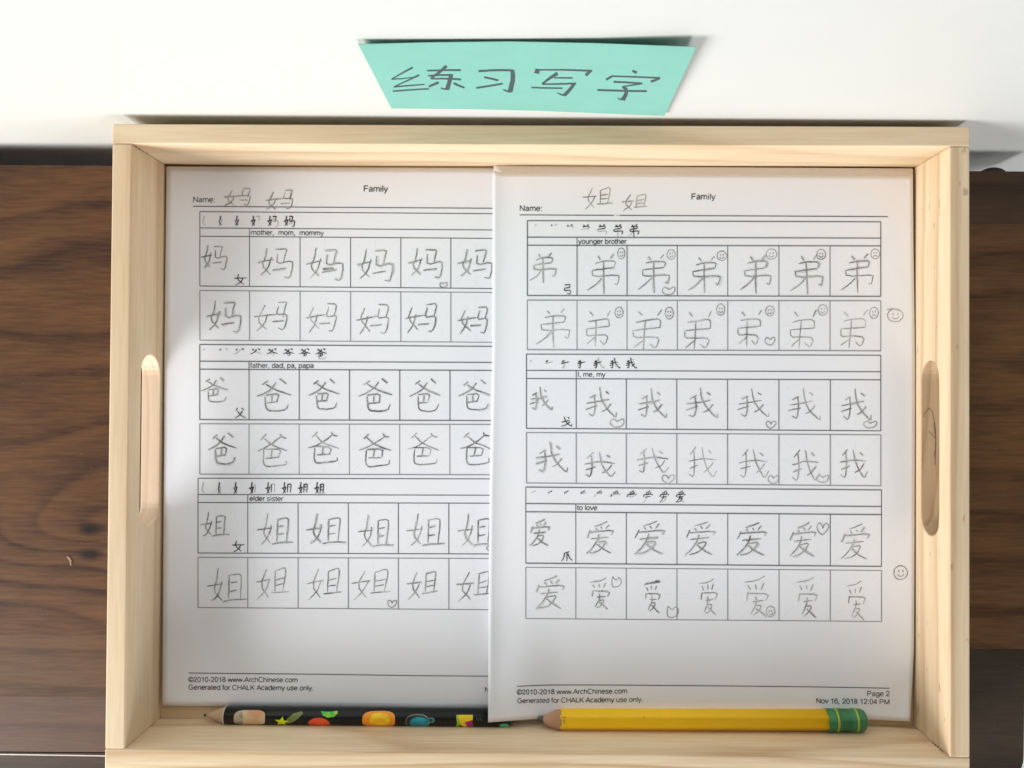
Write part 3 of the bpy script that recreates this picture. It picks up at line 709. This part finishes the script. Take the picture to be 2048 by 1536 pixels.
# handwriting
HWL = [  # key, box, darkness 0..2, smudged
 ('ma_a',(402.5,490,453,539.5),1,1),('ma_a',(515.5,495,585,556),1,1),('ma_a',(613,496,685.5,561),1,1),('ma_a',(713.5,497.5,784.5,563.5),1,1),('ma_a',(816.5,496.5,885,556),1,1),('ma_a',(915.5,497.5,984,557),1,1),
 ('ma_a',(412.7,602,481,665),1,1),('ma_b',(509,604,574,661.5),1,0),('ma_c',(612,607,674,665),1,0),('ma_c',(713.5,609.5,778,670),1,0),('ma_c',(809,608,873.5,666.5),0,0),('ma_c',(914,614.5,976.5,668),0,0),
 ('ma_b',(448,376,501.5,411.5),2,0),('ma_b',(530.7,379.7,585.3,420),1,0),
 ('ba_a',(402.5,755,456,804.5),1,1),('ba_a',(513,757.6,581.5,822.3),0,1),('ba_a',(617,757.6,678,818.5),0,1),('ba_a',(717.5,757.6,784.7,822.4),0,0),('ba_a',(820.3,757.6,880,822.4),0,0),('ba_a',(916.8,759,980.3,820),0,1),
 ('ba_a',(416.5,865.5,473.7,927.8),0,1),('ba_b',(514.3,868,575.2,932.8),1,0),('ba_b',(616,864.3,678,926.5),1,0),('ba_b',(718.7,866.8,782,932.8),0,0),('ba_b',(815.3,865.5,877.4,929),1,0),('ba_b',(920.6,864.3,981.5,929),0,0),
 ('jie_a',(400,1023.8,458.4,1072),1,0),('jie_a',(514.3,1026.3,586.6,1088.5),1,1),('jie_a',(612,1026.3,692,1087.3),1,1),('jie_a',(716,1028.8,787.2,1093.6),1,1),('jie_a',(814,1027.6,890,1091),1,1),('jie_a',(915.5,1027.6,990,1091),1,1),
 ('jie_a',(412.7,1136.8,495.2,1202.8),1,0),('jie_b',(511.7,1134.3,576.5,1200.3),2,0),('jie_b',(613.3,1135.5,684.4,1201.6),1,0),('jie_b',(703.5,1138,781,1199),2,0),('jie_b',(814,1142,876,1199),1,0),('jie_b',(913,1142,985,1204),1,0)]
HWR = [
 ('di_a',(1059.6,505,1111.8,566),1,0),('di_a',(1175,507.8,1238.7,587.8),1,1),('di_a',(1275.5,509,1339,585),1,1),('di_a',(1375.8,511.6,1440.6,586.5),1,1),('di_a',(1480,509,1542.2,586.5),1,1),('di_a',(1580.3,509,1646.3,589),1,1),('di_a',(1681.8,507.8,1746.6,586.5),1,1),
 ('di_a',(1072.4,617,1139.7,694.4),2,1),('di_b',(1172.7,620.8,1221,692),2,0),('di_b',(1266.6,619.5,1323.8,699.5),2,0),('di_b',(1369.5,620.8,1424,699.5),2,0),('di_b',(1476,619.5,1523,692),2,0),('di_b',(1580.3,620.8,1632.4,697),2,0),('di_b',(1680.6,619.5,1734,695.7),2,0),
 ('wo_a',(1059.6,773.8,1104,822),1,1),('wo_a',(1171.4,775,1232.3,836),1,1),('wo_a',(1276.7,776.3,1332.6,837.2),1,1),('wo_a',(1372,777.6,1435.4,837.2),1,0),('wo_a',(1476,777.6,1537,836),1,1),('wo_a',(1577.7,777.6,1641.2,841),1,0),('wo_a',(1681.8,777.6,1742.7,842.3),1,1),
 ('wo_a',(1071,884.2,1134.5,946.4),1,1),('wo_b',(1168.8,904.5,1231,956.6),1,0),('wo_b',(1274,897,1337.7,947.7),2,0),('wo_b',(1375.8,894.4,1432.9,956.6),2,0),('wo_b',(1478.7,899.4,1537,956.6),2,0),('wo_b',(1584,899.4,1638.7,964.2),1,0),('wo_b',(1679.3,898.2,1735.1,957.9),1,0),
 ('ai_a',(1059.6,1038.7,1100.3,1092),1,1),('ai_a',(1172.7,1042.5,1228.5,1107.3),1,1),('ai_a',(1269,1041.3,1330,1108.5),1,1),('ai_a',(1370.7,1042.5,1431.6,1109.8),1,0),('ai_a',(1473.6,1045,1534.6,1111),1,1),('ai_a',(1579,1045,1633.6,1113.6),1,1),('ai_a',(1681.8,1047.6,1740.2,1118.7),2,1),
 ('ai_a',(1071,1151.7,1129.5,1217.7),2,1),('ai_b',(1180.3,1156.8,1219.6,1219),2,0),('ai_b',(1288,1160.6,1321.2,1225.3),1,0),('ai_b',(1398.6,1156.8,1435.4,1230.4),2,0),('ai_b',(1488.8,1154.3,1538.4,1234.2),2,0),('ai_b',(1593,1155.5,1636.2,1235.5),2,0),('ai_b',(1693.3,1163,1731.4,1239.3),2,0),
 ('jie_b',(1166.3,374.4,1224.7,418.8),2,0),('jie_b',(1242.4,388.4,1295.8,422.6),2,0)]
GM = [M_gd, M_gm, M_gl]
def hand(sheet_obj, surf, table_):
    sm = bmesh.new()
    for key, box, dk, smd in table_:
        b_ = bmesh.new()
        glyph(b_, surf, key, box, (2.75, 2.5, 2.25)[dk], smudge=sm if smd else None, passes=1, sloppy=0.006 if smd else 0.011)
        obj('pencilled_character', b_, GM[dk], sheet_obj)
    obj('pencil_smudge', sm, M_sm, sheet_obj, kind='stuff')
hand(shL, surfL, HWL); hand(shR, surfR, HWR)
b_ = bmesh.new()
ribbon(b_, surfR, [(1290,1167.5),(1305,1166),(1319,1162.5)], lambda u: 2 + 3.5 * u, step=3, wobble=.3); obj('pencilled_stroke', b_, M_gd, shR)
b_ = bmesh.new(); ribbon(b_, surfL, [(645,537),(667,536),(668,538),(646,539.5)], 2.4, step=4, wobble=.3); obj('pencilled_stroke', b_, M_gd, shL)

def heart(sheet_obj, surf, box, mat=M_gl, shape=0):
    x0, y0, x1, y1 = box
    if shape == 0: pts = [(.5,.42),(.40,.12),(.22,.0),(.05,.12),(.0,.42),(.15,.75),(.45,1),(.75,.75),(1,.35),(.95,.08),(.78,.0),(.60,.15),(.48,.45)]
    elif shape == 1: pts = [(.15,.05),(.05,.45),(.12,.85),(.35,1),(.75,.92),(1,.6),(.95,.2),(.78,.1),(.62,.25),(.5,.35),(.3,.2),(.15,.0)]
    else: pts = [(.5,.35),(.25,.1),(.05,.25),(0,.6),(.3,1),(.75,.95),(1,.5),(.95,.15),(.8,.1),(.62,.3),(.48,.4)]
    b_ = bmesh.new(); ribbon(b_, surf, [(x0 + a * (x1 - x0), y0 + b * (y1 - y0)) for a, b in pts], 1.9, step=2.5, wobble=.25)
    obj('heart_doodle', b_, mat, sheet_obj)
def face(sheet_obj, surf, box, mood=1, mat=M_gl, wd=1.7):
    x0, y0, x1, y1 = box; f = lambda a, b: (x0 + a * (x1 - x0), y0 + b * (y1 - y0))
    b_ = bmesh.new()
    ph = random.uniform(200, 300)
    ribbon(b_, surf, [f(.5 + .5 * math.cos(math.radians(ph + i * 22)) * (1 - .02 * i / 17), .5 + .5 * math.sin(math.radians(ph + i * 22))) for i in range(18)], wd, step=2.5, wobble=.25)
    for ex in (.36, .66): ribbon(b_, surf, [f(ex, .32), f(ex + .01, .47)], wd * 1.25, step=2)
    if mood > 0: m_ = [f(.28, .62), f(.42, .76), f(.6, .76), f(.74, .6)]
    else: m_ = [f(.28, .80), f(.42, .66), f(.6, .66), f(.74, .78)]
    ribbon(b_, surf, m_, wd, step=2)
    obj('smiley_doodle' if mood > 0 else 'sad_face_doodle', b_, mat, sheet_obj)
heart(shL, surfL, (879.4,563.8,895.2,575), M_gd, 2); heart(shL, surfL, (774.6,1200.3,793.6,1215.5), M_gd); heart(shL, surfL, (972.6,1092.4,988,1102.5), M_gm)
for bx, sh_ in (((1323.8,572.5,1350.4,590),2),((1529.5,672.8,1549.8,690.6),2),((1219.6,836,1248.8,855),2),((1532,842.3,1552.3,857.5),0),((1726.3,841,1754.2,856.3),2),
               ((1323.7,950.2,1349,968),0),((1535.8,949,1557,968),2),((1632.3,949,1657.7,965.5),2),((1633.6,1046.3,1657.7,1070.5),0),((1222,1153,1242.6,1174.6),1),((1332.6,1211.4,1356.8,1235.5),1)):
    heart(shR, surfR, bx, M_gl, sh_)
for bx in ((1235,496,1250,518),(1334,499,1350.5,519),(1434,501.5,1453,521.5),(1532,497.6,1553.6,519),(1633,499,1651.4,519),(1229.8,614.4,1246.3,636),(1330,614.4,1346.6,638.5),(1433,608,1449.4,631),(1530.8,612,1548.5,632),(1636,609.3,1655,631)):
    face(shR, surfR, bx, 1, M_gm)
face(shR, surfR, (1741.6,497.6,1759,518), -1, M_gm); face(shR, surfR, (1739,614.4,1756.8,637.3), -1, M_gm)
face(shR, surfR, (1774.6,618,1806.3,643.7), 1, M_gl, 1.9); face(shR, surfR, (1787.3,1131.4,1815.2,1159.4), 1, M_gm, 1.9)
b_ = bmesh.new()
ribbon(b_, surfR, [(1541+9*math.cos(math.radians(a)), 1223+10.5*math.sin(math.radians(a))) for a in range(-100, 280, 24)], 1.8, step=2.5, wobble=.3)
ribbon(b_, surfR, [(1536,1225),(1541,1220),(1546,1224),(1544,1230),(1539,1228)], 1.6, step=2)
obj('smiley_doodle', b_, M_gl, shR)
b_ = bmesh.new(); ribbon(b_, surfR, [(1775,619),(1788,617.5),(1800,621)], 2.6, step=3, wobble=.3); obj('pencilled_stroke', b_, M_gl, shR)

# ------------------------------------------------------------------ sign card on the wall
def out_of(u, v): # how far the card stands off the wall, cm
    return interp([(0, 0.17), (0.2, 0.12), (0.45, 0.10), (0.7, 0.17), (1.0, 0.36)], max(0, min(1, u))) * (1.35 - 0.85 * v)
def card_yt(u): return interp([(0, 89), (0.2, 85.5), (0.45, 83.6), (0.7, 87), (1, 94.5)], u)
def card_yb(u): return interp([(0, 217), (0.3, 218.5), (0.55, 222), (1, 232)], u)
def card_edges(v):
    return 716.5 + (783 - 716.5) * v, 1392.5 + (1329 - 1392.5) * v
def card_px(u, v):
    xl_, xr_ = card_edges(v)
    yt = interp([(0, 89), (0.2, 85.5), (0.45, 83.6), (0.7, 87), (1, 94.5)], u); yb = interp([(0, 217), (0.3, 218.5), (0.55, 222), (1, 232)], u)
    return xl_ + (xr_ - xl_) * u, yt + (yb - yt) * v
def card_surf(px, py, l):
    v = (py - 88) / 135.0; u = 0.5
    for _ in range(5):
        xl_, xr_ = card_edges(v); u = max(0, min(1, (px - xl_) / (xr_ - xl_)))
        v = max(0, min(1, (py - card_yt(u)) / (card_yb(u) - card_yt(u))))
    return PW(px, py, out_of(u, v) + l)
card = thing('sign_card', 'mint green paper card on the white wall, hand-lettered with four Chinese characters', 'sign', PW(1055, 225, 0.1))
NU, NV = 48, 12
bm = bmesh.new(); gf, gb = [], []
for j in range(NV + 1):
    rf, rb = [], []
    for i in range(NU + 1):
        u, v = i / NU, j / NV; x_, y_ = card_px(u, v); o_ = out_of(u, v)
        p = PW(x_, y_, o_); rf.append(bm.verts.new(p * S)); rb.append(bm.verts.new((p + Vector((0, 0.022, 0))) * S))
    gf.append(rf); gb.append(rb)
for j in range(NV):
    for i in range(NU):
        bm.faces.new((gf[j][i], gf[j + 1][i], gf[j + 1][i + 1], gf[j][i + 1])); bm.faces.new((gb[j][i], gb[j][i + 1], gb[j + 1][i + 1], gb[j + 1][i]))
for j in range(NV):
    bm.faces.new((gf[j][0], gb[j][0], gb[j + 1][0], gf[j + 1][0])); bm.faces.new((gf[j][NU], gf[j + 1][NU], gb[j + 1][NU], gb[j][NU]))
for i in range(NU):
    bm.faces.new((gf[0][i], gf[0][i + 1], gb[0][i + 1], gb[0][i])); bm.faces.new((gf[NV][i], gb[NV][i], gb[NV][i + 1], gf[NV][i + 1]))
bmesh.ops.recalc_face_normals(bm, faces=bm.faces)
obj('card', bm, M_card, card)
def lc(o, pts): return [(o[0] + x / 5.39, o[1] + y / 5.39) for x, y in pts]
O1, O2 = (690, 60), (1040, 60)
chars = [
 [(O1,[(728,405),(500,530)],(17,9)),(O1,[(500,532),(610,527),(722,512)],(11,6)),(O1,[(800,487),(525,615)],(16,9)),(O1,[(525,615),(640,605),(855,588)],(12,9)),(O1,[(515,662),(700,648),(905,635)],(12,11)),
  (O1,[(885,441),(1070,434),(1245,435)],(12,15)),(O1,[(1095,390),(1010,462),(925,522)],(27,18)),(O1,[(922,527),(1080,525),(1248,534)],(11,15)),(O1,[(895,495),(1020,487),(1162,488)],(12,15)),
  (O1,[(1142,488),(1125,560),(1100,642)],(33,36)),(O1,[(1112,640),(1075,640),(1030,627)],(16,6)),(O1,[(1008,568),(905,610)],(21,16)),(O1,[(1172,574),(1225,603),(1288,623)],(17,12))],
 [(O1,[(1440,446),(1620,434),(1812,437)],(16,15)),(O1,[(1803,436),(1812,520),(1795,600),(1778,668)],(34,42)),(O1,[(1785,668),(1750,664),(1703,643)],(18,6)),(O1,[(1500,510),(1652,545)],(13,14)),(O1,[(1415,626),(1500,615),(1698,580)],(15,14))],
 [(O2,[(192,425),(178,470)],(36,40)),(O2,[(185,430),(480,430),(778,440)],(12,17)),(O2,[(762,437),(738,462),(708,490)],(30,26)),(O2,[(405,466),(320,520),(238,583)],(32,16)),(O2,[(365,517),(470,516),(566,519)],(11,14)),
  (O2,[(240,585),(420,583),(604,577)],(13,16)),(O2,[(590,575),(540,640),(478,704)],(26,32)),(O2,[(492,703),(450,700),(398,678)],(18,6)),(O2,[(122,621),(290,626),(458,628)],(13,13))],
 [(O2,[(1212,440),(1260,463)],(18,26)),(O2,[(928,537),(990,500)],(20,18)),(O2,[(985,499),(1240,506),(1508,518)],(13,14)),(O2,[(1508,518),(1460,542),(1412,556)],(17,22)),(O2,[(1008,560),(1160,566),(1318,577)],(17,13)),
  (O2,[(1316,577),(1220,594),(1098,613)],(15,10)),(O2,[(1112,612),(1152,650),(1140,700),(1108,752)],(22,38)),(O2,[(1120,750),(1085,752),(1050,733)],(16,6)),(O2,[(835,648),(1080,656),(1365,661)],(16,16))]]
for ch in chars:
    b_ = bmesh.new()
    for o_, pts, (wa, wb) in ch:
        ribbon(b_, card_surf, lc(o_, pts), lambda u, wa=wa, wb=wb: (wa + (wb - wa) * u) * 1.25 / 5.39, step=2.5, wobble=0.12)
    obj('lettering', b_, M_marker, card)

# ------------------------------------------------------------------ pencils
def lathe_x(prof, A, B, K=32, poly=None):
    """prof: (distance along axis cm, radius cm); axis from A towards B; poly(theta)->radius factor"""
    ax = (B - A).normalized(); sd = Vector((-ax.y, ax.x, 0)).normalized(); up = ax.cross(sd)
    if up.z < 0: up = -up
    bm = bmesh.new(); rings = []
    for s_, r_ in prof:
        rings.append([bm.verts.new((A + ax * (s_ + (0 if not callable(r_) else 0)) + (sd * math.cos(a) + up * math.sin(a)) * r_ * (poly(a) if poly else 1)) * S)
                      for a in [2 * math.pi * k / K for k in range(K)]])
    for i in range(len(rings) - 1):
        for k in range(K): bm.faces.new((rings[i][k], rings[i + 1][k], rings[i + 1][(k + 1) % K], rings[i][(k + 1) % K]))
    bm.faces.new(rings[0]); bm.faces.new(rings[-1])
    bmesh.ops.recalc_face_normals(bm, faces=bm.faces)
    return bm
M_cedar = wood('sharpened_wood', (0.52, 0.31, 0.19), (0.36, 0.19, 0.11), 0, 3.3, bands=120, warp=0.01, rough=0.7, contrast=0.6)
M_cedar2 = wood('sharpened_wood_pale', (0.56, 0.41, 0.27), (0.42, 0.28, 0.17), 0, 5.3, bands=120, warp=0.01, rough=0.7, contrast=0.6)
M_lead = plain('pencil_lead', (0.06, 0.055, 0.06), 0.4, 0.5, 900, bump=0.8)
# black one with planets
ZP = 0.43; RP = 0.437
A = P(452, 1430.3, ZP); B = P(1021, 1435.5, ZP); LEN = (B - A).length
bp = thing('pencil', 'black pencil printed with bright planets and stars, half under the right worksheet', 'pencil', (A.x, A.y, 0))
o = obj('body', lathe_x([(0, RP - .02), (0.03, RP), (LEN - 0.05, RP), (LEN, RP - .05)], A, B, 40), plain('black_lacquer', (0.006, 0.007, 0.0075), 0.30, spec=0.32), bp); smooth(o)
# pale scalloped rim where the lacquer was cut, then cone
o = obj('sharpened_cone', lathe_x([(-1.0, 0.07), (-0.75, 0.15), (-0.35, 0.295), (0.0, RP - 0.012), (0.04, RP - 0.012)], A, B, 32), M_cedar2, bp); smooth(o)
o = obj('lacquer_rim', lathe_x([(-0.035, RP - 0.012), (-0.02, RP + .004), (0.02, RP + 0.005), (0.03, RP - .01)], A, B, 32), plain('cut_lacquer_edge', (0.55, 0.52, 0.48), 0.6), bp); smooth(o)
o = obj('lead', lathe_x([(-1.13, 0.02), (-1.10, 0.055), (-0.99, 0.085), (-0.97, 0.05)], A, B, 16), M_lead, bp); smooth(o)
axv = (B - A).normalized(); sdv = Vector((-axv.y, axv.x, 0)).normalized()
def CP(px, py, l=0.003):
    s_ = (px - 452) / (1021 - 452) * LEN; cy = 1430.3 + (1435.5 - 1430.3) * (px - 452) / 569
    q = max(-0.97, min(0.97, -(py - cy) / 17.7)); th = math.asin(q)
    return A + axv * s_ + sdv * (RP + l) * math.sin(th) + Vector((0, 0, 1)) * (RP + l) * math.cos(th)
def patch(name, outline, mat, parent, l=0.003, f=CP, rings=7):
    cx = sum(p[0] for p in outline) / len(outline); cy = sum(p[1] for p in outline) / len(outline)
    outline = resample(outline + [outline[0]], 2.0)[:-1]; K = len(outline)
    bm = bmesh.new(); rs = []
    for i in range(1, rings + 1):
        q = i / rings
        rs.append([bm.verts.new(f(cx + (x - cx) * q, cy + (y - cy) * q, l) * S) for x, y in outline])
    c0 = bm.verts.new(f(cx, cy, l) * S)
    for k in range(K):
        bm.faces.new((c0, rs[0][k], rs[0][(k + 1) % K]))
        for i in range(rings - 1): bm.faces.new((rs[i][k], rs[i + 1][k], rs[i + 1][(k + 1) % K], rs[i][(k + 1) % K]))
    bmesh.ops.recalc_face_normals(bm, faces=bm.faces)
    o = obj(name, bm, mat, parent); smooth(o); return o
def ell(cx, cy, rx, ry, k=26, p=2.0):
    out = []
    for i in range(k):
        a = 2 * math.pi * i / k; c_, s_ = math.cos(a), math.sin(a)
        out.append((cx + rx * math.copysign(abs(c_) ** (2 / p), c_), cy + ry * math.copysign(abs(s_) ** (2 / p), s_)))
    return out
def two(name, c1, c2, scale, rough=0.35, lo=0.42, hi=0.58):
    m, nt, b = newmat(name); L = nt.links; tc = N(nt, 'ShaderNodeTexCoord'); ns = N(nt, 'ShaderNodeTexNoise'); ns.inputs['Scale'].default_value = scale; ns.inputs['Detail'].default_value = 2
    L.new(tc.outputs['Object'], ns.inputs['Vector']); r = ramp(nt, [(lo, c1), (hi, c2)]); L.new(ns.outputs['Fac'], r.inputs['Fac']); L.new(r.outputs['Color'], b.inputs['Base Color'])
    b.inputs['Roughness'].default_value = rough; return m
patch('planet_print', ell(505, 1430.5, 31, 14.5, p=4), two('moon_print', (0.62, 0.48, 0.28), (0.62, 0.30, 0.15), 130), bp)
patch('planet_print', ell(484, 1431, 8, 13, p=3), two('moon_shade', (0.20, 0.21, 0.17), (0.42, 0.38, 0.26), 300), bp, l=0.005)
star = []
for i in range(10):
    a = math.radians(-90 + 36 * i + 8); r_ = 15 if i % 2 == 0 else 6.5
    star.append((569 + r_ * math.cos(a), 1437 + r_ * 0.72 * math.sin(a)))
patch('comet_tail', [(576, 1440), (580, 1430), (592, 1421), (606, 1418), (611, 1420), (604, 1428), (592, 1437), (583, 1441)], plain('olive_print', (0.16, 0.21, 0.05), 0.4), bp)
patch('star_print', star, plain('lime_print', (0.72, 0.82, 0.01), 0.35), bp, l=0.006)
patch('planet_print', ell(642.5, 1443, 21.5, 14.5), two('red_print', (0.80, 0.035, 0.02), (0.85, 0.10, 0.025), 200), bp, l=0.004)
patch('planet_print', ell(642.5, 1444, 23.5, 16.5), plain('olive_rim', (0.10, 0.06, 0.03), 0.4), bp, l=0.002)
patch('comet_tail', [(645, 1418), (662, 1419), (678, 1417.5), (679, 1421), (672, 1427), (660, 1428.5), (650, 1424)], two('green_print', (0.04, 0.52, 0.05), (0.32, 0.66, 0.01), 250), bp)
patch('planet_print', ell(761, 1433.5, 32.5, 15.5, p=3.6), plain('orange_print', (0.90, 0.30, 0.015), 0.35), bp, l=0.003)
patch('planet_print', ell(763, 1433.5, 20, 13, p=3), two('amber_print', (0.92, 0.46, 0.01), (0.95, 0.66, 0.01), 300), bp, l=0.005)
patch('planet_print', ell(838, 1437, 24, 14.5, p=2.4), plain('pale_ring', (0.22, 0.25, 0.20), 0.4), bp, l=0.002)
patch('planet_print', ell(837, 1437, 22, 13.2, p=2.4), plain('ring_gap', (0.012, 0.015, 0.02), 0.35), bp, l=0.0035)
patch('planet_print', ell(841, 1439, 18.5, 11.5, p=2.2), two('teal_print', (0.01, 0.23, 0.34), (0.02, 0.36, 0.44), 200), bp, l=0.005)
patch('moon_print', ell(865, 1433.5, 7, 5.5), plain('teal_pale', (0.06, 0.22, 0.22), 0.4), bp, l=0.003)
patch('moon_print', ell(864, 1433.5, 3.6, 3.2), plain('teal_dark', (0.012, 0.05, 0.06), 0.4), bp, l=0.005)
patch('ribbon_print', [(914, 1424), (922, 1424), (924, 1436), (919, 1450), (912, 1451), (916, 1440)], plain('grass_print', (0.30, 0.50, 0.04), 0.4), bp)
patch('planet_print', [(928, 1437), (937, 1433), (947, 1434), (947, 1452), (936, 1452), (929, 1446)], plain('magenta_print', (0.38, 0.015, 0.13), 0.4), bp, l=0.003)
patch('ribbon_print', [(918, 1424), (947, 1424), (947, 1433), (937, 1432), (927, 1436), (930, 1446), (937, 1452), (930, 1452), (922, 1442), (920, 1430)], plain('sun_print', (0.85, 0.60, 0.01), 0.4), bp, l=0.005)
for k in range(4): patch('small_print', ell(955 + 3.4 * k, 1431 + (k % 2) * 2, 0.9, 3.2, 10), plain('grey_print', (0.06, 0.065, 0.06), 0.4), bp, rings=2)
patch('planet_print', ell(1009.5, 1447, 10, 6.5), two('mint_print', (0.06, 0.36, 0.20), (0.10, 0.45, 0.28), 200), bp)

# yellow one
ZQ = 0.78; RQ = 0.545
A2 = P(1120, 1439, ZQ); B2 = P(1652, 1440, ZQ); L2_ = (B2 - A2).length
yp = thing('pencil', 'thick yellow pencil with green banded ferrule, lying across the bottom of the right worksheet', 'pencil', (A2.x, A2.y, 0.2))
def hexr(a):   # rounded hexagon, slightly rolled
    b = (a + math.radians(6)) % (math.pi / 3) - math.pi / 6
    h_ = 0.866 / math.cos(b); return min(h_, 0.965) if h_ > 0.94 else h_
M_yel = plain('yellow_lacquer', (0.90, 0.54, 0.004), 0.42, 0.03, 30, spec=0.45)
bm = lathe_x([(0.0, RQ * .975), (0.03, RQ), (L2_ + 0.1, RQ)], A2, B2, 60, hexr)
# scalloped sharpened end: pull the first rings forwards between the flats
axq = (B2 - A2).normalized()
o = obj('body', bm, M_yel, yp); smooth(o)
cone = [(-0.86, 0.13), (-0.72, 0.22), (-0.45, 0.36), (-0.2, 0.455), (0.0, 0.50), (0.05, 0.50)]
o = obj('sharpened_cone', lathe_x(cone, A2, B2, 40), M_cedar, yp); smooth(o)
bm = lathe_x([(-1.08, 0.05), (-1.04, 0.13), (-0.94, 0.165), (-0.84, 0.14)], A2, B2, 14)
for v in bm.verts: v.co += Vector((random.uniform(-1, 1), random.uniform(-1, 1), random.uniform(-1, 1))) * 0.0003
o = obj('lead', bm, M_lead, yp)
M_chip = plain('chipped_lacquer', (0.40, 0.25, 0.05), 0.6)
def CQ(px, py, l=0.003):
    s_ = (px - 1120) / 532 * L2_; q = max(-0.95, min(0.95, -(py - 1439.5) / 22.3)); th = math.asin(q)
    r_ = RQ * hexr(math.pi / 2 - th) + l
    return A2 + axq * s_ + Vector((0, 1, 0)) * r_ * math.sin(th) + Vector((0, 0, 1)) * r_ * math.cos(th)
patch('chip', [(1122, 1426), (1131, 1426.5), (1132, 1428.5), (1123, 1428)], M_chip, yp, f=CQ, rings=2)
patch('chip', [(1126, 1431), (1129, 1431), (1128.5, 1440), (1126.5, 1440)], M_chip, yp, f=CQ, rings=2)
patch('chip', ell(1286, 1427, 1.6, 1.2, 8), M_chip, yp, f=CQ, rings=2)
M_grn = plain('green_ferrule', (0.045, 0.21, 0.085), 0.38, 0.08, 150, metallic=0.25)
M_bnd = plain('yellow_band', (0.38, 0.46, 0.06), 0.4, metallic=0.2)
RF = 0.545
A3 = A2 + axq * L2_
prof = [(0.0, RF - 0.03), (0.02, RF)]
x = 0.36
while x < 0.40: prof.append((x, RF)); x += 0.04
prof += [(0.40, RF - 0.01)]
for k in range(14): prof.append((0.62 + k * 0.035, RF - (0.035 if k % 2 else 0.0)))
prof += [(1.16, RF - 0.01), (1.50, RF), (1.72, RF - 0.01), (1.84, RF - 0.06), (1.92, RF - 0.16), (1.95, RF - 0.3)]
fer = obj('ferrule', lathe_x(prof, A3, A3 + axq, 44), M_grn, yp); smooth(fer)
for s_ in (0.40, 1.36):
    o = obj('band', lathe_x([(s_ + (0 if s_ > 1 else 0.0), RF - 0.02), (s_ + 0.02, RF + 0.014), (s_ + 0.10, RF + 0.014), (s_ + 0.12, RF - 0.02)], A3, A3 + axq, 44), M_bnd, fer); smooth(o)

# ------------------------------------------------------------------ bits on the table
bm = bmesh.new()
pts = [P(x_, y_, ZT + 0.03) for x_, y_ in resample(chaikin([(134, 1113), (138, 1118), (141, 1125), (142, 1131)]), 1.5)]
ribbon_world(bm, pts, 0.022)
pts = [P(x_, y_, ZT + 0.02) for x_, y_ in resample([(137, 1114), (141, 1119), (143, 1124)], 1.5)]
ribbon_world(bm, pts, 0.02)
ext = bmesh.ops.extrude_face_region(bm, geom=list(bm.faces))
for v in [e for e in ext['geom'] if isinstance(e, bmesh.types.BMVert)]: v.co.z += 0.0002
o = obj('lint_thread', bm, plain('pale_lint', (0.6, 0.5, 0.42), 0.9)); o['label'] = 'tiny pale curl of lint on the walnut table left of the tray'; o['category'] = 'lint'
bm = bmesh.new()
spots = [(115, 1098), (162, 1085), (138, 1203), (103, 1309), (31, 1310), (163, 908), (78, 980), (100, 1010), (195, 800), (60, 700), (172, 1340), (185, 1085), (40, 640), (150, 470)]
spots += [(random.uniform(0, 200), random.uniform(380, 1500)) for _ in range(16)] + [(random.uniform(1950, 2040), random.uniform(480, 1500)) for _ in range(6)]
for (x_, y_) in spots:
    c_ = P(x_, y_, ZT + 0.008); r_ = random.uniform(0.006, 0.014)
    mt = Matrix.Translation(c_ * S) @ Matrix.Rotation(random.random() * 3, 4, 'Z') @ Matrix.Diagonal((1.6, 1, 0.5, 1))
    bmesh.ops.create_icosphere(bm, subdivisions=1, radius=r_ * S, matrix=mt)
o = obj('dust', bm, plain('dust_specks', (0.36, 0.29, 0.24), 0.9), kind='stuff')
for o in bpy.data.objects:
    if '_w' in o: del o['_w']
